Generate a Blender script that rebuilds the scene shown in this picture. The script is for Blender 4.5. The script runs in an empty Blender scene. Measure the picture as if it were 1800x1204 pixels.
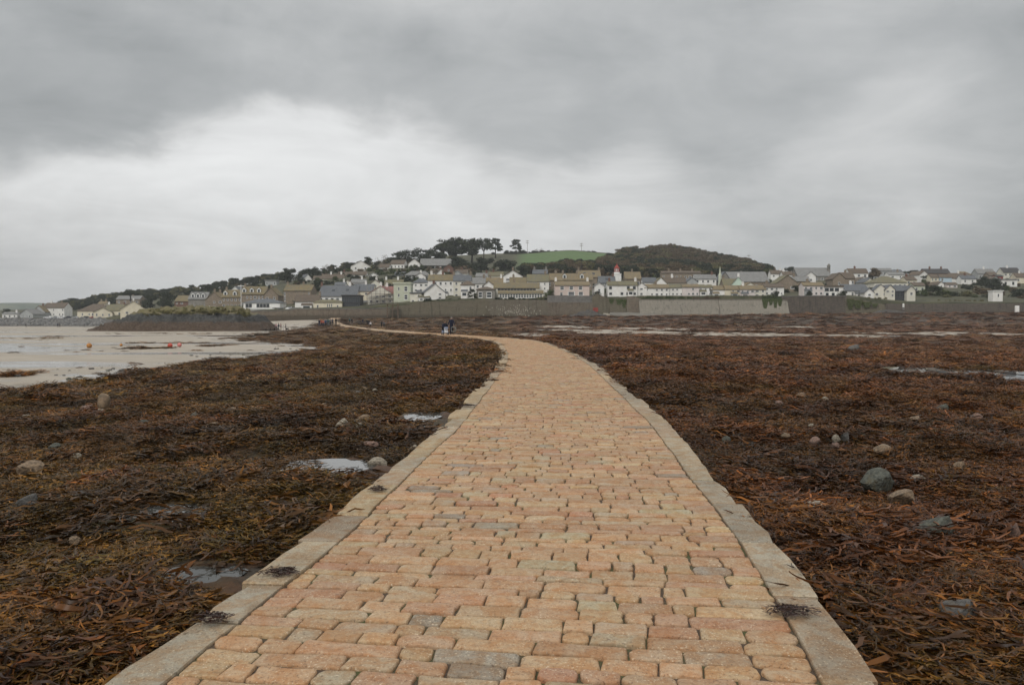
import bpy, math, random
import numpy as np
from mathutils import Vector, Matrix, noise as mnoise

random.seed(7)
R = random.Random(11)
rad = math.radians
scene = bpy.context.scene
COL = scene.collection

# ------------------------------------------------------------------ camera
F, CU, CV, HV, EYE = 1413.0, 900.0, 602.0, 560.0, 1.65      # focal length in photo pixels, centre, eye level row, eye height
PITCH = math.atan((CV - HV) / F)
cam_d = bpy.data.cameras.new('camera')
cam = bpy.data.objects.new('camera', cam_d)
COL.objects.link(cam)
cam_d.lens, cam_d.sensor_width = 36.0 * F / 1800.0, 36.0
cam_d.clip_start, cam_d.clip_end = 0.05, 20000.0
cam.location = (0.0, 0.0, EYE)
cam.rotation_euler = (math.pi / 2 - PITCH, 0, 0)
scene.camera = cam

# ------------------------------------------------------------------ exposure
scene.view_settings.view_transform = 'Standard'
scene.view_settings.look = 'None'
scene.view_settings.exposure = 0.0
scene.view_settings.gamma = 1.0
scene.view_settings.use_curve_mapping = False
scene.cycles.max_bounces = 5
scene.cycles.diffuse_bounces = 2
scene.cycles.glossy_bounces = 2
scene.cycles.adaptive_threshold = 0.02
scene.cycles.transparent_max_bounces = 6
scene.cycles.volume_bounces = 0
scene.cycles.use_denoising = True

# ------------------------------------------------------------------ overcast sky
SUN_EL, SUN_AZ = rad(48), rad(205)          # azimuth from +Y clockwise: behind the camera, a little to the left
world = bpy.data.worlds.new('World')
scene.world = world
world.use_nodes = True
nt = world.node_tree
nt.nodes.clear()
def nn(nt, typ, **kw):
    n = nt.nodes.new(typ)
    for k, v in kw.items():
        if k.startswith('i_'):
            n.inputs[k[2:].replace('_', ' ')].default_value = v
        elif k[0] == 'n' and k[1:].isdigit():
            n.inputs[int(k[1:])].default_value = v
        else:
            setattr(n, k, v)
    return n
def lk(nt, a, b): nt.links.new(a, b)
def math_(nt, op, a, b=None, c=None):
    n = nt.nodes.new('ShaderNodeMath'); n.operation = op
    for i, q in enumerate((a, b, c)):
        if q is None: continue
        if isinstance(q, (int, float)): n.inputs[i].default_value = q
        else: nt.links.new(q, n.inputs[i])
    return n.outputs[0]
def mapr(nt, v, a, b, c, d, smooth=True):
    n = nt.nodes.new('ShaderNodeMapRange')
    n.interpolation_type = 'SMOOTHSTEP' if smooth else 'LINEAR'
    nt.links.new(v, n.inputs['Value'])
    for k, q in zip(('From Min', 'From Max', 'To Min', 'To Max'), (a, b, c, d)):
        if isinstance(q, (int, float)): n.inputs[k].default_value = q
        else: nt.links.new(q, n.inputs[k])
    return n.outputs['Result']
def fcurve(nt, v, pts):
    n = nt.nodes.new('ShaderNodeFloatCurve')
    c = n.mapping.curves[0]
    for i, (x, y) in enumerate(pts):
        if i < 2: c.points[i].location = (x, y)
        else: c.points.new(x, y)
    n.mapping.update()
    nt.links.new(v, n.inputs['Value'])
    return n.outputs['Value']

tc = nn(nt, 'ShaderNodeTexCoord')
sp = nn(nt, 'ShaderNodeSeparateXYZ'); lk(nt, tc.outputs['Generated'], sp.inputs[0])
sx, sy, sz = sp.outputs
hor = math_(nt, 'SQRT', math_(nt, 'ADD', math_(nt, 'MULTIPLY', sx, sx), math_(nt, 'MULTIPLY', sy, sy)))
az = math_(nt, 'DIVIDE', sx, math_(nt, 'MAXIMUM', hor, 0.02))           # sine of the azimuth
azn = math_(nt, 'MULTIPLY_ADD', az, 0.5, 0.5)
el = math_(nt, 'DIVIDE', sz, math_(nt, 'MAXIMUM', hor, 0.05))           # tangent of the elevation
den = math_(nt, 'ADD', math_(nt, 'ABSOLUTE', sz), 0.16)
cb = nn(nt, 'ShaderNodeCombineXYZ')
lk(nt, math_(nt, 'DIVIDE', sx, den), cb.inputs[0]); lk(nt, math_(nt, 'DIVIDE', sy, den), cb.inputs[1])
def wnoise(scale, detail, rough=0.55, dist=0.0, off=0.0, vec=None):
    mp = nn(nt, 'ShaderNodeMapping'); lk(nt, vec or cb.outputs[0], mp.inputs[0])
    mp.inputs['Location'].default_value = (off, off * 0.7, off * 1.3)
    n = nn(nt, 'ShaderNodeTexNoise', i_Scale=scale, i_Detail=detail, i_Roughness=rough, i_Distortion=dist)
    lk(nt, mp.outputs[0], n.inputs['Vector'])
    return n.outputs[0]
n_big = wnoise(0.55, 5, 0.55, 0.6, 3.1)
n_mid = wnoise(1.7, 7, 0.6, 0.8, 9.7)
n_soft = wnoise(3.2, 4, 0.5, 0.3, 5.0, tc.outputs['Generated'])
wst = nn(nt, 'ShaderNodeMapping'); lk(nt, tc.outputs['Generated'], wst.inputs[0]); wst.inputs['Scale'].default_value = (1, 1, 2.2)
n_wisp = wnoise(5.5, 7, 0.58, 0.35, 1.3, wst.outputs[0])
elw = math_(nt, 'ADD', el, math_(nt, 'MULTIPLY', math_(nt, 'SUBTRACT', n_wisp, 0.5), 0.17))
elw = math_(nt, 'ADD', elw, math_(nt, 'MULTIPLY', math_(nt, 'SUBTRACT', n_soft, 0.5), 0.10))
# lower edge of the dark cloud deck against the azimuth, and how bright the gap below it is
def au(u):
    t = (u - CU) / F
    return (t / math.sqrt(1 + t * t)) * 0.5 + 0.5
edge = fcurve(nt, azn, [(0, .22), (au(-200), .13), (au(0), .15), (au(170), .175), (au(330), .215), (au(450), .245), (au(640), .258), (au(800), .225), (au(950), .185), (au(1120), .20), (au(1250), .17), (au(1450), .235), (au(1600), .275), (au(1800), .24), (1, .2)])
gap = fcurve(nt, azn, [(0, .56), (au(-200), .66), (au(0), .72), (au(170), .77), (au(450), .79), (au(700), .75), (au(900), .70), (au(1100), .66), (au(1250), .58), (au(1450), .58), (au(1600), .56), (au(1800), .48), (1, .47)])
deck = fcurve(nt, azn, [(0, .37), (au(0), .375), (au(300), .40), (au(600), .425), (au(900), .435), (au(1200), .42), (au(1500), .43), (au(1800), .38), (1, .38)])
deck_hi = mapr(nt, elw, 0.24, 0.62, 0.0, 0.23)
deck_l = math_(nt, 'ADD', deck, deck_hi)
low = mapr(nt, elw, 0.0, 0.17, -0.17, 0.0)
gap_l = math_(nt, 'ADD', gap, low)
f_edge = mapr(nt, math_(nt, 'SUBTRACT', elw, edge), -0.030, 0.042, 0.0, 1.0)
mx = nn(nt, 'ShaderNodeMix', data_type='FLOAT'); lk(nt, f_edge, mx.inputs[0]); lk(nt, gap_l, mx.inputs[2]); lk(nt, deck_l, mx.inputs[3])
lum = mx.outputs[0]
lum = math_(nt, 'ADD', lum, math_(nt, 'MULTIPLY', math_(nt, 'SUBTRACT', n_big, 0.5), 0.16))
lum = math_(nt, 'ADD', lum, math_(nt, 'MULTIPLY', math_(nt, 'SUBTRACT', n_mid, 0.5), 0.28))
lum = math_(nt, 'ADD', lum, math_(nt, 'MULTIPLY', math_(nt, 'SUBTRACT', n_wisp, 0.5), 0.18))
lum = math_(nt, 'ADD', lum, mapr(nt, sz, 0.35, 0.95, 0.0, 0.26))      # an overcast sky brightens towards the zenith
lum = math_(nt, 'MAXIMUM', math_(nt, 'MULTIPLY', lum, 1.08), 0.12)
tint = nn(nt, 'ShaderNodeMix', data_type='RGBA', blend_type='MIX')
lk(nt, mapr(nt, lum, 0.3, 0.7, 0, 1), tint.inputs[0])
tint.inputs[6].default_value = (0.955, 1.0, 1.02, 1); tint.inputs[7].default_value = (0.99, 1.0, 1.0, 1)
clo = nn(nt, 'ShaderNodeMix', data_type='RGBA', blend_type='MULTIPLY'); clo.inputs[0].default_value = 1
lk(nt, tint.outputs[2], clo.inputs[6]); lk(nt, lum, clo.inputs[7])
sky = nn(nt, 'ShaderNodeTexSky', sky_type='NISHITA', sun_disc=False, sun_elevation=SUN_EL, sun_rotation=SUN_AZ, air_density=1.2, dust_density=4.0)
skm = nn(nt, 'ShaderNodeMix', data_type='RGBA', blend_type='MULTIPLY'); skm.inputs[0].default_value = 1
lk(nt, sky.outputs[0], skm.inputs[6]); skm.inputs[7].default_value = (0.08, 0.08, 0.08, 1)
cov = nn(nt, 'ShaderNodeMix', data_type='RGBA'); cov.inputs[0].default_value = 0.95
lk(nt, skm.outputs[2], cov.inputs[6]); lk(nt, clo.outputs[2], cov.inputs[7])
bg = nn(nt, 'ShaderNodeBackground', i_Strength=1.0)
lk(nt, cov.outputs[2], bg.inputs[0])
wo = nn(nt, 'ShaderNodeOutputWorld'); lk(nt, bg.outputs[0], wo.inputs[0])

sun_d = bpy.data.lights.new('sun', 'SUN')
sun_d.energy, sun_d.angle, sun_d.color = 1.5, rad(25), (1.0, 0.96, 0.9)
sun = bpy.data.objects.new('sun', sun_d); COL.objects.link(sun)
sun.location = (-40, -60, 80)
sun_dir = Vector((math.sin(SUN_AZ) * math.cos(SUN_EL), math.cos(SUN_AZ) * math.cos(SUN_EL), math.sin(SUN_EL)))
sun.rotation_euler = sun_dir.to_track_quat('Z', 'Y').to_euler()

# ------------------------------------------------------------------ helpers: places, noise, meshes, materials
def ray(u, v):
    r, up = u - CU, CV - v
    return Vector((r, F * math.cos(PITCH) + up * math.sin(PITCH), -F * math.sin(PITCH) + up * math.cos(PITCH)))
def at(u, v, D):
    d = ray(u, v); t = D / d.y
    return Vector((d.x * t, D, EYE + d.z * t))
def on_plane(u, v, z):
    d = ray(u, v); t = (z - EYE) / d.z
    return Vector((d.x * t, d.y * t, z))

def hash2(ix, iy, seed):
    n = (ix * 374761393 + iy * 668265263 + seed * 974634777) & 0xffffffff
    n = ((n ^ (n >> 13)) * 1274126177) & 0xffffffff
    return ((n ^ (n >> 16)) & 0xffff) / 65535.0
def vn(x, y, seed=0):
    x = np.asarray(x, float); y = np.asarray(y, float)
    ix = np.floor(x).astype(np.int64); iy = np.floor(y).astype(np.int64)
    fx = x - ix; fy = y - iy
    fx = fx * fx * (3 - 2 * fx); fy = fy * fy * (3 - 2 * fy)
    a = hash2(ix, iy, seed); b = hash2(ix + 1, iy, seed); c = hash2(ix, iy + 1, seed); d = hash2(ix + 1, iy + 1, seed)
    return (a + (b - a) * fx) * (1 - fy) + (c + (d - c) * fx) * fy
def fbm(x, y, octv=4, seed=0):
    s, a, t = 0.0, 0.5, 0.0
    for i in range(octv):
        s = s + a * vn(np.asarray(x) * 2 ** i + 17.3 * i, np.asarray(y) * 2 ** i - 9.1 * i, seed + i); t += a; a *= 0.5
    return s / t
def sstep(a, b, x):
    t = np.clip((np.asarray(x, float) - a) / (b - a), 0, 1)
    return t * t * (3 - 2 * t)

def mesh_np(name, V, Fq, attrs=None, smooth=False):
    """V (n,3), Fq (m,3 or 4) -> mesh; attrs: {name: (n,) floats or (n,3) colours} on points"""
    V = np.asarray(V, np.float32); Fq = np.asarray(Fq, np.int32)
    me = bpy.data.meshes.new(name)
    k = Fq.shape[1]
    me.vertices.add(len(V)); me.vertices.foreach_set('co', V.ravel())
    me.loops.add(Fq.size); me.loops.foreach_set('vertex_index', Fq.ravel())
    me.polygons.add(len(Fq)); me.polygons.foreach_set('loop_start', np.arange(0, Fq.size, k, dtype=np.int32))
    if smooth: me.polygons.foreach_set('use_smooth', np.ones(len(Fq), bool))
    me.update(calc_edges=True)
    me.validate()
    for an, av in (attrs or {}).items():
        av = np.asarray(av, np.float32)
        if av.ndim == 1:
            a = me.attributes.new(an, 'FLOAT', 'POINT'); a.data.foreach_set('value', av)
        else:
            a = me.attributes.new(an, 'FLOAT_COLOR', 'POINT')
            a.data.foreach_set('color', np.c_[av, np.ones(len(av))].astype(np.float32).ravel())
    return me
def mesh_py(name, V, Fc, smooth=False):
    me = bpy.data.meshes.new(name)
    me.from_pydata([tuple(v) for v in V], [], [tuple(f) for f in Fc])
    if smooth: me.polygons.foreach_set('use_smooth', [True] * len(me.polygons))
    me.update()
    return me
def obj(name, me, mats=None, parent=None, loc=None, rz=0.0, scale=None):
    o = bpy.data.objects.new(name, me)
    COL.objects.link(o)
    if mats is not None and me is not None and not me.materials:
        for m in (mats if isinstance(mats, (list, tuple)) else [mats]): me.materials.append(m)
    if parent is not None: o.parent = parent
    if loc is not None: o.location = loc
    if rz: o.rotation_euler = (0, 0, rz)
    if scale is not None: o.scale = scale
    return o
def empty(name, loc, rz=0.0): return obj(name, None, None, None, loc, rz)
def tag(o, label=None, cat=None, group=None, kind=None):
    if label: o['label'] = label
    if cat: o['category'] = cat
    if group: o['group'] = group
    if kind: o['kind'] = kind
    return o

class MB:
    """collects boxes, tubes and prisms for one mesh; faces carry a material index"""
    def __init__(s): s.v, s.f, s.m = [], [], []
    def add(s, V, Fc, mi=0):
        b = len(s.v); s.v += [tuple(p) for p in V]; s.f += [tuple(i + b for i in f) for f in Fc]; s.m += [mi] * len(Fc); return s
    def box(s, x0, x1, y0, y1, z0, z1, mi=0, M=None):
        V = [Vector(p) for p in ((x0,y0,z0),(x1,y0,z0),(x1,y1,z0),(x0,y1,z0),(x0,y0,z1),(x1,y0,z1),(x1,y1,z1),(x0,y1,z1))]
        if M is not None: V = [M @ p for p in V]
        return s.add(V, [(3,2,1,0),(4,5,6,7),(0,1,5,4),(1,2,6,5),(2,3,7,6),(3,0,4,7)], mi)
    def tube(s, a, b, r0, r1=None, n=6, mi=0, cap=True):
        a, b = Vector(a), Vector(b); r1 = r0 if r1 is None else r1
        d = (b - a).normalized(); p = d.orthogonal().normalized(); q = d.cross(p)
        V = []
        for c, r in ((a, r0), (b, r1)):
            for i in range(n):
                t = 2 * math.pi * i / n; V.append(c + (p * math.cos(t) + q * math.sin(t)) * r)
        Fc = [(i, (i + 1) % n, n + (i + 1) % n, n + i) for i in range(n)]
        if cap: Fc += [tuple(range(n - 1, -1, -1)), tuple(range(n, 2 * n))]
        return s.add(V, Fc, mi)
    def torus(s, c, axis, R0, r, n=20, k=6, mi=0):
        c = Vector(c); ax = Vector(axis).normalized(); p = ax.orthogonal().normalized(); q = ax.cross(p); V = []
        for i in range(n):
            t = 2 * math.pi * i / n; d = p * math.cos(t) + q * math.sin(t)
            for j in range(k):
                w = 2 * math.pi * j / k; V.append(c + d * (R0 + r * math.cos(w)) + ax * (r * math.sin(w)))
        return s.add(V, [(i*k+j, ((i+1)%n)*k+j, ((i+1)%n)*k+(j+1)%k, i*k+(j+1)%k) for i in range(n) for j in range(k)], mi)
    def lathe(s, prof, c=(0,0,0), n=10, mi=0):
        c = Vector(c); V = []
        for r, z in prof:
            for i in range(n):
                t = 2 * math.pi * i / n; V.append(c + Vector((r * math.cos(t), r * math.sin(t), z)))
        Fc = [(j*n+i, j*n+(i+1)%n, (j+1)*n+(i+1)%n, (j+1)*n+i) for j in range(len(prof)-1) for i in range(n)]
        Fc += [tuple(range(n-1,-1,-1)), tuple(range((len(prof)-1)*n, len(prof)*n))]
        return s.add(V, Fc, mi)
    def prism(s, poly, axis, a, b, mi=0):
        """polygon of (p, q) pairs extruded from a to b along axis 'x' (p=y, q=z) or 'y' (p=x, q=z)"""
        n = len(poly); V = []
        for t in (a, b): V += [((t, p, q) if axis == 'x' else (p, t, q)) for p, q in poly]
        Fc = [(i, (i + 1) % n, n + (i + 1) % n, n + i) for i in range(n)] + [tuple(range(n - 1, -1, -1)), tuple(range(n, 2 * n))]
        return s.add(V, Fc, mi)
    def mesh(s, name, mats, smooth=False):
        me = mesh_py(name, s.v, s.f, smooth)
        for m in (mats if isinstance(mats, (list, tuple)) else [mats]): me.materials.append(m)
        if len(me.polygons) == len(s.m): me.polygons.foreach_set('material_index', s.m)
        return me
    def build(s, name, mats, parent=None, loc=None, rz=0.0, smooth=False): return obj(name, s.mesh(name, mats, smooth), None, parent, loc, rz)

def newmat(name):
    m = bpy.data.materials.new(name); m.use_nodes = True; t = m.node_tree; t.nodes.clear()
    b = nn(t, 'ShaderNodeBsdfPrincipled'); o = nn(t, 'ShaderNodeOutputMaterial'); lk(t, b.outputs[0], o.inputs[0])
    return m, t, b
def tnoise(t, scale, detail=4, rough=0.6, coord='Object', dist=0.0, stretch=None):
    if coord == 'World': src = nn(t, 'ShaderNodeNewGeometry').outputs['Position']
    else: src = nn(t, 'ShaderNodeTexCoord').outputs[coord]
    if stretch:
        mp = nn(t, 'ShaderNodeMapping'); mp.inputs['Scale'].default_value = stretch; lk(t, src, mp.inputs[0]); src = mp.outputs[0]
    n = nn(t, 'ShaderNodeTexNoise', i_Scale=scale, i_Detail=detail, i_Roughness=rough, i_Distortion=dist); lk(t, src, n.inputs['Vector'])
    return n.outputs[0]
def mixc(t, fac, a, b, mode='MIX'):
    n = nn(t, 'ShaderNodeMix', data_type='RGBA', blend_type=mode)
    for i, q in ((0, fac), (6, a), (7, b)):
        if isinstance(q, (int, float)): n.inputs[i].default_value = q
        elif isinstance(q, tuple): n.inputs[i].default_value = (*q, 1) if len(q) == 3 else q
        else: lk(t, q, n.inputs[i])
    return n.outputs[2]
def attr(t, name, out='Fac', typ='GEOMETRY'):
    return nn(t, 'ShaderNodeAttribute', attribute_name=name, attribute_type=typ).outputs[out]
def bump(t, b, h, strength=0.5, dist=0.02):
    n = nn(t, 'ShaderNodeBump', i_Strength=strength, i_Distance=dist); lk(t, h, n.inputs['Height']); lk(t, n.outputs[0], b.inputs['Normal'])
MATS = {}
def plain(name, c1, c2=None, scale=2.0, rough=0.85, lo=0.35, hi=0.65, spec=0.3, bmp=0.0, coord='World', stretch=None, detail=5, c3=None, s3=6.0):
    if name in MATS: return MATS[name]
    m, t, b = newmat(name)
    c2 = c2 or tuple(x * 0.8 for x in c1)
    n = tnoise(t, scale, detail, 0.62, coord, 0.2, stretch)
    col = mixc(t, mapr(t, n, lo, hi, 0, 1), c1, c2)
    if c3:
        n3 = tnoise(t, s3, 5, 0.65, coord, 0.4)
        col = mixc(t, mapr(t, n3, 0.5, 0.66, 0, 1), col, c3)
    lk(t, col, b.inputs['Base Color'])
    b.inputs['Roughness'].default_value = rough; b.inputs['Specular IOR Level'].default_value = spec
    if bmp: bump(t, b, n, 0.6, bmp)
    MATS[name] = m
    return m

# ------------------------------------------------------------------ the lie of the land
_cl = [(-1.15,-6),(-.1,3.6),(.13,5.2),(.28,6.9),(.4,8.8),(.67,12),(.91,18),(1.3,29),(1.3,38),(1.0,48),(.7,55),(.2,60),(-.8,65),(-2.7,71),(-5.8,80),
       (-8.2,87),(-12.5,100),(-26.5,150),(-46,220),(-62,276),(-66,302)]
_cy = np.arange(-6, 302, 0.25)
_cx = np.interp(_cy, [p[1] for p in _cl], [p[0] for p in _cl])
def _smooth(a, n):
    k = np.hanning(2 * n + 1); k /= k.sum()
    return np.convolve(np.r_[2 * a[0] - a[n:0:-1], a, 2 * a[-1] - a[-2:-n - 2:-1]], k, 'valid')
_cx = np.where(_cy < 22, _smooth(_cx, 8), _smooth(_cx, 22))
_cs = np.gradient(_cx, _cy)                                    # slope dx/dy
_cz = np.interp(_cy, [-6, 85, 130, 200, 235, 270, 302], [0, 0, -.25, -.4, -.2, .8, 1.9])
_sl = np.r_[0, np.cumsum(np.hypot(np.diff(_cx), np.diff(_cy)))] - 6.0     # arc length, about 0 at the camera
HALF = 1.75
def cway(y): return np.interp(y, _cy, _cx), np.interp(y, _cy, _cs), np.interp(y, _cy, _cz)
def cway_st(s, t):
    """arc length s, offset t to the right -> x, y, z of the paving surface"""
    y = np.interp(s, _sl, _cy); x, sl, z = cway(y); n = np.sqrt(1 + sl * sl)
    return x + t / n, y - t * sl / n, z
def side_dist(x, y):
    cx, sl, cz = cway(y)
    return (x - cx) / np.sqrt(1 + sl * sl), cz

_sand_px = [(-700,760),(-300,748),(0,697),(100,677),(240,655),(330,642),(430,628),(500,618),(560,612),(540,605),(450,599),(428,594),(470,587),(530,578),(575,574.5),(600,573)]
SAND = [on_plane(u, v, -1.08).xy[:] for u, v in _sand_px] + [(-66, 300), (-66, 520), (-900, 520), (-900, 12)]
SAND = np.array(SAND)
def poly_sd(x, y, P):
    """signed distance, positive inside"""
    x = np.asarray(x, float); y = np.asarray(y, float)
    d2 = np.full(x.shape, 1e12); ins = np.zeros(x.shape, bool)
    for i in range(len(P)):
        ax, ay = P[i]; bx, by = P[(i + 1) % len(P)]
        ex, ey = bx - ax, by - ay
        t = np.clip(((x - ax) * ex + (y - ay) * ey) / (ex * ex + ey * ey + 1e-9), 0, 1)
        d2 = np.minimum(d2, (x - ax - t * ex) ** 2 + (y - ay - t * ey) ** 2)
        c = ((ay > y) != (by > y)) & (x < (bx - ax) * (y - ay) / ((by - ay) if by != ay else 1e-9) + ax)
        ins ^= c
    return np.where(ins, 1, -1) * np.sqrt(d2)
def sand_d(x, y):
    x = np.asarray(x, float); y = np.asarray(y, float)
    sc = np.clip(np.hypot(x, y) / 40, 0.5, 4)
    return poly_sd(x, y, SAND) + (fbm(x / 2.2, y / 4.5, 4, 31) - 0.5) * 4.0 * sc

def flat_z(x, y):
    x = np.asarray(x, float); y = np.asarray(y, float)
    t, cz = side_dist(x, y)
    zl = np.interp(y, [0, 25, 60, 190, 300, 450, 900], [-.8, -.95, -1.1, -1.2, -1.8, -2.6, -3.0])
    zr = np.interp(y, [0, 20, 60, 120, 200, 240], [-.35, -.5, -.72, -.8, -.75, -.6])
    f = sstep(1.7, 15, np.abs(t))
    z = (cz - .13) * (1 - f) + np.where(t < 0, zl, zr) * f
    zs = np.interp(x, [-112, -100, -81, -42, -8, 21, 85, 127, 191, 400], [-.6, .1, 1.0, 1.5, 2.1, 2.3, 2.9, 3.4, 3.7, 3.8])
    g = sstep(215, 296, y) * sstep(-118, -100, x)
    g = np.where(np.abs(t) < 6, g * 0 + sstep(225, 296, y), g)
    z = z * (1 - g) + zs * g
    return z
# pools left in the weed: centre (photo pixels), half width, half height in pixels
POOLS_PX = [(575,820,66,11),(305,900,80,12),(345,1010,70,14),(745,731,27,7),(738,751,14,3),
            (1615,650,46,3.4),(1700,654,38,6),(1765,651.5,24,1.8),
            ]
PATCHES_PX = [(985,575,60,1.2),(1095,583.5,125,2.6),(1010,580,70,1.1),(1140,578,75,1.8),(1330,588,130,2.6),(1510,590.5,95,1.6),(1738,587,80,4.0),(1570,586,62,2.2),
            (930,587.5,40,1.6),(1420,575,50,.9),(560,571.5,40,1.2),(1300,580,45,1.2)]
POOLS = []
for u, v, ru, rv in POOLS_PX:
    z0 = -0.4
    for _ in range(6):
        p = on_plane(u, v, z0); z0 = float(flat_z(p.x, p.y)) + (.03 if v > 700 else .13)
    p = on_plane(u, v, z0); px = on_plane(u + ru, v, z0)
    ry = (on_plane(u, v - rv, z0).y - on_plane(u, v + rv, z0).y) / 2
    ex = 3.0 if v < 700 else 0.0           # low water seen over the weed in front of it
    gr = 1.02 if v > 700 else 1.0
    POOLS.append((p.x, p.y - ex * .5, z0, (px.x - p.x) * gr, (ry + ex * .5) * gr))
# pale bars of sand showing through the weed on the far flats
BARS = []
for u, v, ru, rv in PATCHES_PX:
    z0 = -0.6
    for _ in range(6):
        p = on_plane(u, v, z0); z0 = float(flat_z(p.x, p.y))
    p = on_plane(u, v, z0)
    BARS.append((p.x, p.y - 3.0, ru * p.y / F, (on_plane(u, v - rv, z0).y - on_plane(u, v + rv, z0).y) / 2 + 5.0))
def bar_m(x, y):
    m = np.full(np.shape(x), -1.0)
    wob = (fbm(np.asarray(x) / 3.0, np.asarray(y) / 6.0, 4, 29) - .5) * 2.2
    for cx, cy, rx, ry in BARS: m = np.maximum(m, 1 - ((x - cx) / rx) ** 2 - ((y - cy) / ry) ** 2 + wob)
    return m
def pool_m(x, y, grow=1.0):
    m = np.zeros(np.shape(x))
    for cx, cy, cz, rx, ry in POOLS:
        s = np.abs(x - cx) < rx * 2.5
        q = ((x - cx) / (rx * grow)) ** 2 + ((y - cy) / (ry * grow)) ** 2
        m = np.maximum(m, 1 - sstep(.55, 1.5, q))
    return m
def ground_z(x, y):
    """fine relief: heaps of weed, rippled sand, hollows with water"""
    x = np.asarray(x, float); y = np.asarray(y, float)
    z = flat_z(x, y)
    t, cz = side_dist(x, y)
    r = np.hypot(x, y)
    sd = sand_d(x, y)
    w = 1 - sstep(-1.5, 1.0, sd)
    near = sstep(1.65, 2.6, np.abs(t))
    b = (fbm(x / 1.3, y / 1.3, 4, 3) - .5) * .34 + (fbm(x / 5, y / 5, 3, 8) - .5) * .42
    b = b * (1 - .78 * sstep(24, 80, r)) + (fbm(x / 9, y / 14, 3, 12) - .5) * .14 * sstep(35, 90, r)
    z = z + b * w * near * (1 - .3 * (1 - near))
    z = z + (fbm(x / 7, y / 16, 3, 20) - .5) * .12 * (1 - w)
    m = pool_m(x, y, 1.1)
    if np.any(m > 0):
        for cx, cy, cz2, rx, ry in POOLS:
            q = ((x - cx) / rx) ** 2 + ((y - cy) / ry) ** 2
            if cy < 20:
                k = 1 - sstep(1.7, 4.5, q)
                tgt = cz2 - .07 + .07 * sstep(.8, 1.7, q) + (fbm(x / .25, y / .25, 3, 44) - .5) * .16 * sstep(.2, .7, q)
            else:
                k = 1 - sstep(.8, 2.4, q)
                tgt = cz2 - .07 + (fbm(x / (rx * .3 + .1), y / (ry * .3 + .1), 3, 44) - .5) * .2
            z = z * (1 - k) + k * tgt
    # under the causeway
    k = 1 - sstep(1.55, 1.85, np.abs(t))
    return z * (1 - k) + k * (np.interp(y, _cy, _cz) - .25)
def hit(u, v):
    z = -0.3
    for _ in range(12):
        p = on_plane(u, v, z); z = 0.5 * z + 0.5 * float(flat_z(p.x, p.y))
    return on_plane(u, v, z)

# foreshore sheet: rows closer together near the viewer
_rows = [1.0]
while _rows[-1] < 500: _rows.append(_rows[-1] * 1.0135 + 0.004)
_rows = np.array([-4, -2.5, -1.2, -.4, .2, .6] + _rows)
_nc = 420
_a = np.linspace(-1, 1, _nc)
_a = np.sign(_a) * (0.8 * np.abs(_a) + 0.2 * np.abs(_a) ** 3)
GX = _a[None, :] * (0.86 * np.abs(_rows)[:, None] + 5.5 + 0.0 * _rows[:, None]); GY = np.repeat(_rows[:, None], _nc, 1)
GZ = ground_z(GX, GY)
_nr = len(_rows)
idx = np.arange(_nr * _nc).reshape(_nr, _nc)
quads = np.stack([idx[:-1, :-1], idx[:-1, 1:], idx[1:, 1:], idx[1:, :-1]], -1).reshape(-1, 4)
_sd = sand_d(GX, GY)
_wet = np.maximum(sstep(.60, .70, fbm(GX / 26 + 3, GY / 7, 4, 61) + .16 * np.exp(-((GY - 80) / 9) ** 2)) * .9,
                  np.exp(-((_sd - .8) / 1.3) ** 2) * sstep(.40, .58, fbm(GX / 2.0, GY / 1.6, 3, 66)))
fore_me = mesh_np('foreshore', np.stack([GX, GY, GZ], -1).reshape(-1, 3), quads,
                  {'sand': np.maximum(sstep(-.7, .5, _sd), sstep(-.1, .15, bar_m(GX, GY))).ravel(), 'wet': _wet.ravel()}, smooth=True)

m, t, b = newmat('foreshore_ground')
n1 = tnoise(t, 3.0, 6, .7, 'World'); n2 = tnoise(t, .35, 5, .6, 'World'); n3 = tnoise(t, 22.0, 5, .7, 'World')
weed = mixc(t, mapr(t, n1, .38, .62, 0, 1), (.022, .014, .007), (.075, .034, .013))
weed = mixc(t, mapr(t, n2, .42, .62, 0, 1), weed, (.05, .036, .012))
weed = mixc(t, mapr(t, n3, .62, .74, 0, 1), weed, (.09, .06, .04))
sandc = mixc(t, mapr(t, n2, .35, .65, 0, 1), (.31, .265, .205), (.365, .315, .25))
sandc = mixc(t, mapr(t, n3, .55, .8, 0, .5), sandc, (.2, .17, .13))
wet = attr(t, 'wet')
sandc = mixc(t, wet, sandc, (.17, .15, .125))
snd = attr(t, 'sand')
lk(t, mixc(t, snd, weed, sandc), b.inputs['Base Color'])
rg = mapr(t, wet, 0, .8, .55, .06)
mr = nn(t, 'ShaderNodeMix', data_type='FLOAT'); lk(t, snd, mr.inputs[0]); mr.inputs[2].default_value = .6; lk(t, rg, mr.inputs[3])
lk(t, mr.outputs[0], b.inputs['Roughness']); b.inputs['Specular IOR Level'].default_value = .3
hb = math_(t, 'MULTIPLY', n3, math_(t, 'SUBTRACT', 1.0, math_(t, 'MULTIPLY', wet, snd)))
bump(t, b, hb, .5, .03)
fore = obj('foreshore', fore_me, m); tag(fore, kind='structure')

# far ground sheet out to the horizon
fg = mesh_py('ground', [(-2900, -300, -5.5), (2900, -300, -5.5), (2900, 3300, -5.5), (-2900, 3300, -5.5)], [(0, 1, 2, 3)])
tag(obj('ground', fg, plain('ground_far', (.09, .1, .06), (.14, .12, .08), .01)), kind='structure')

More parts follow.
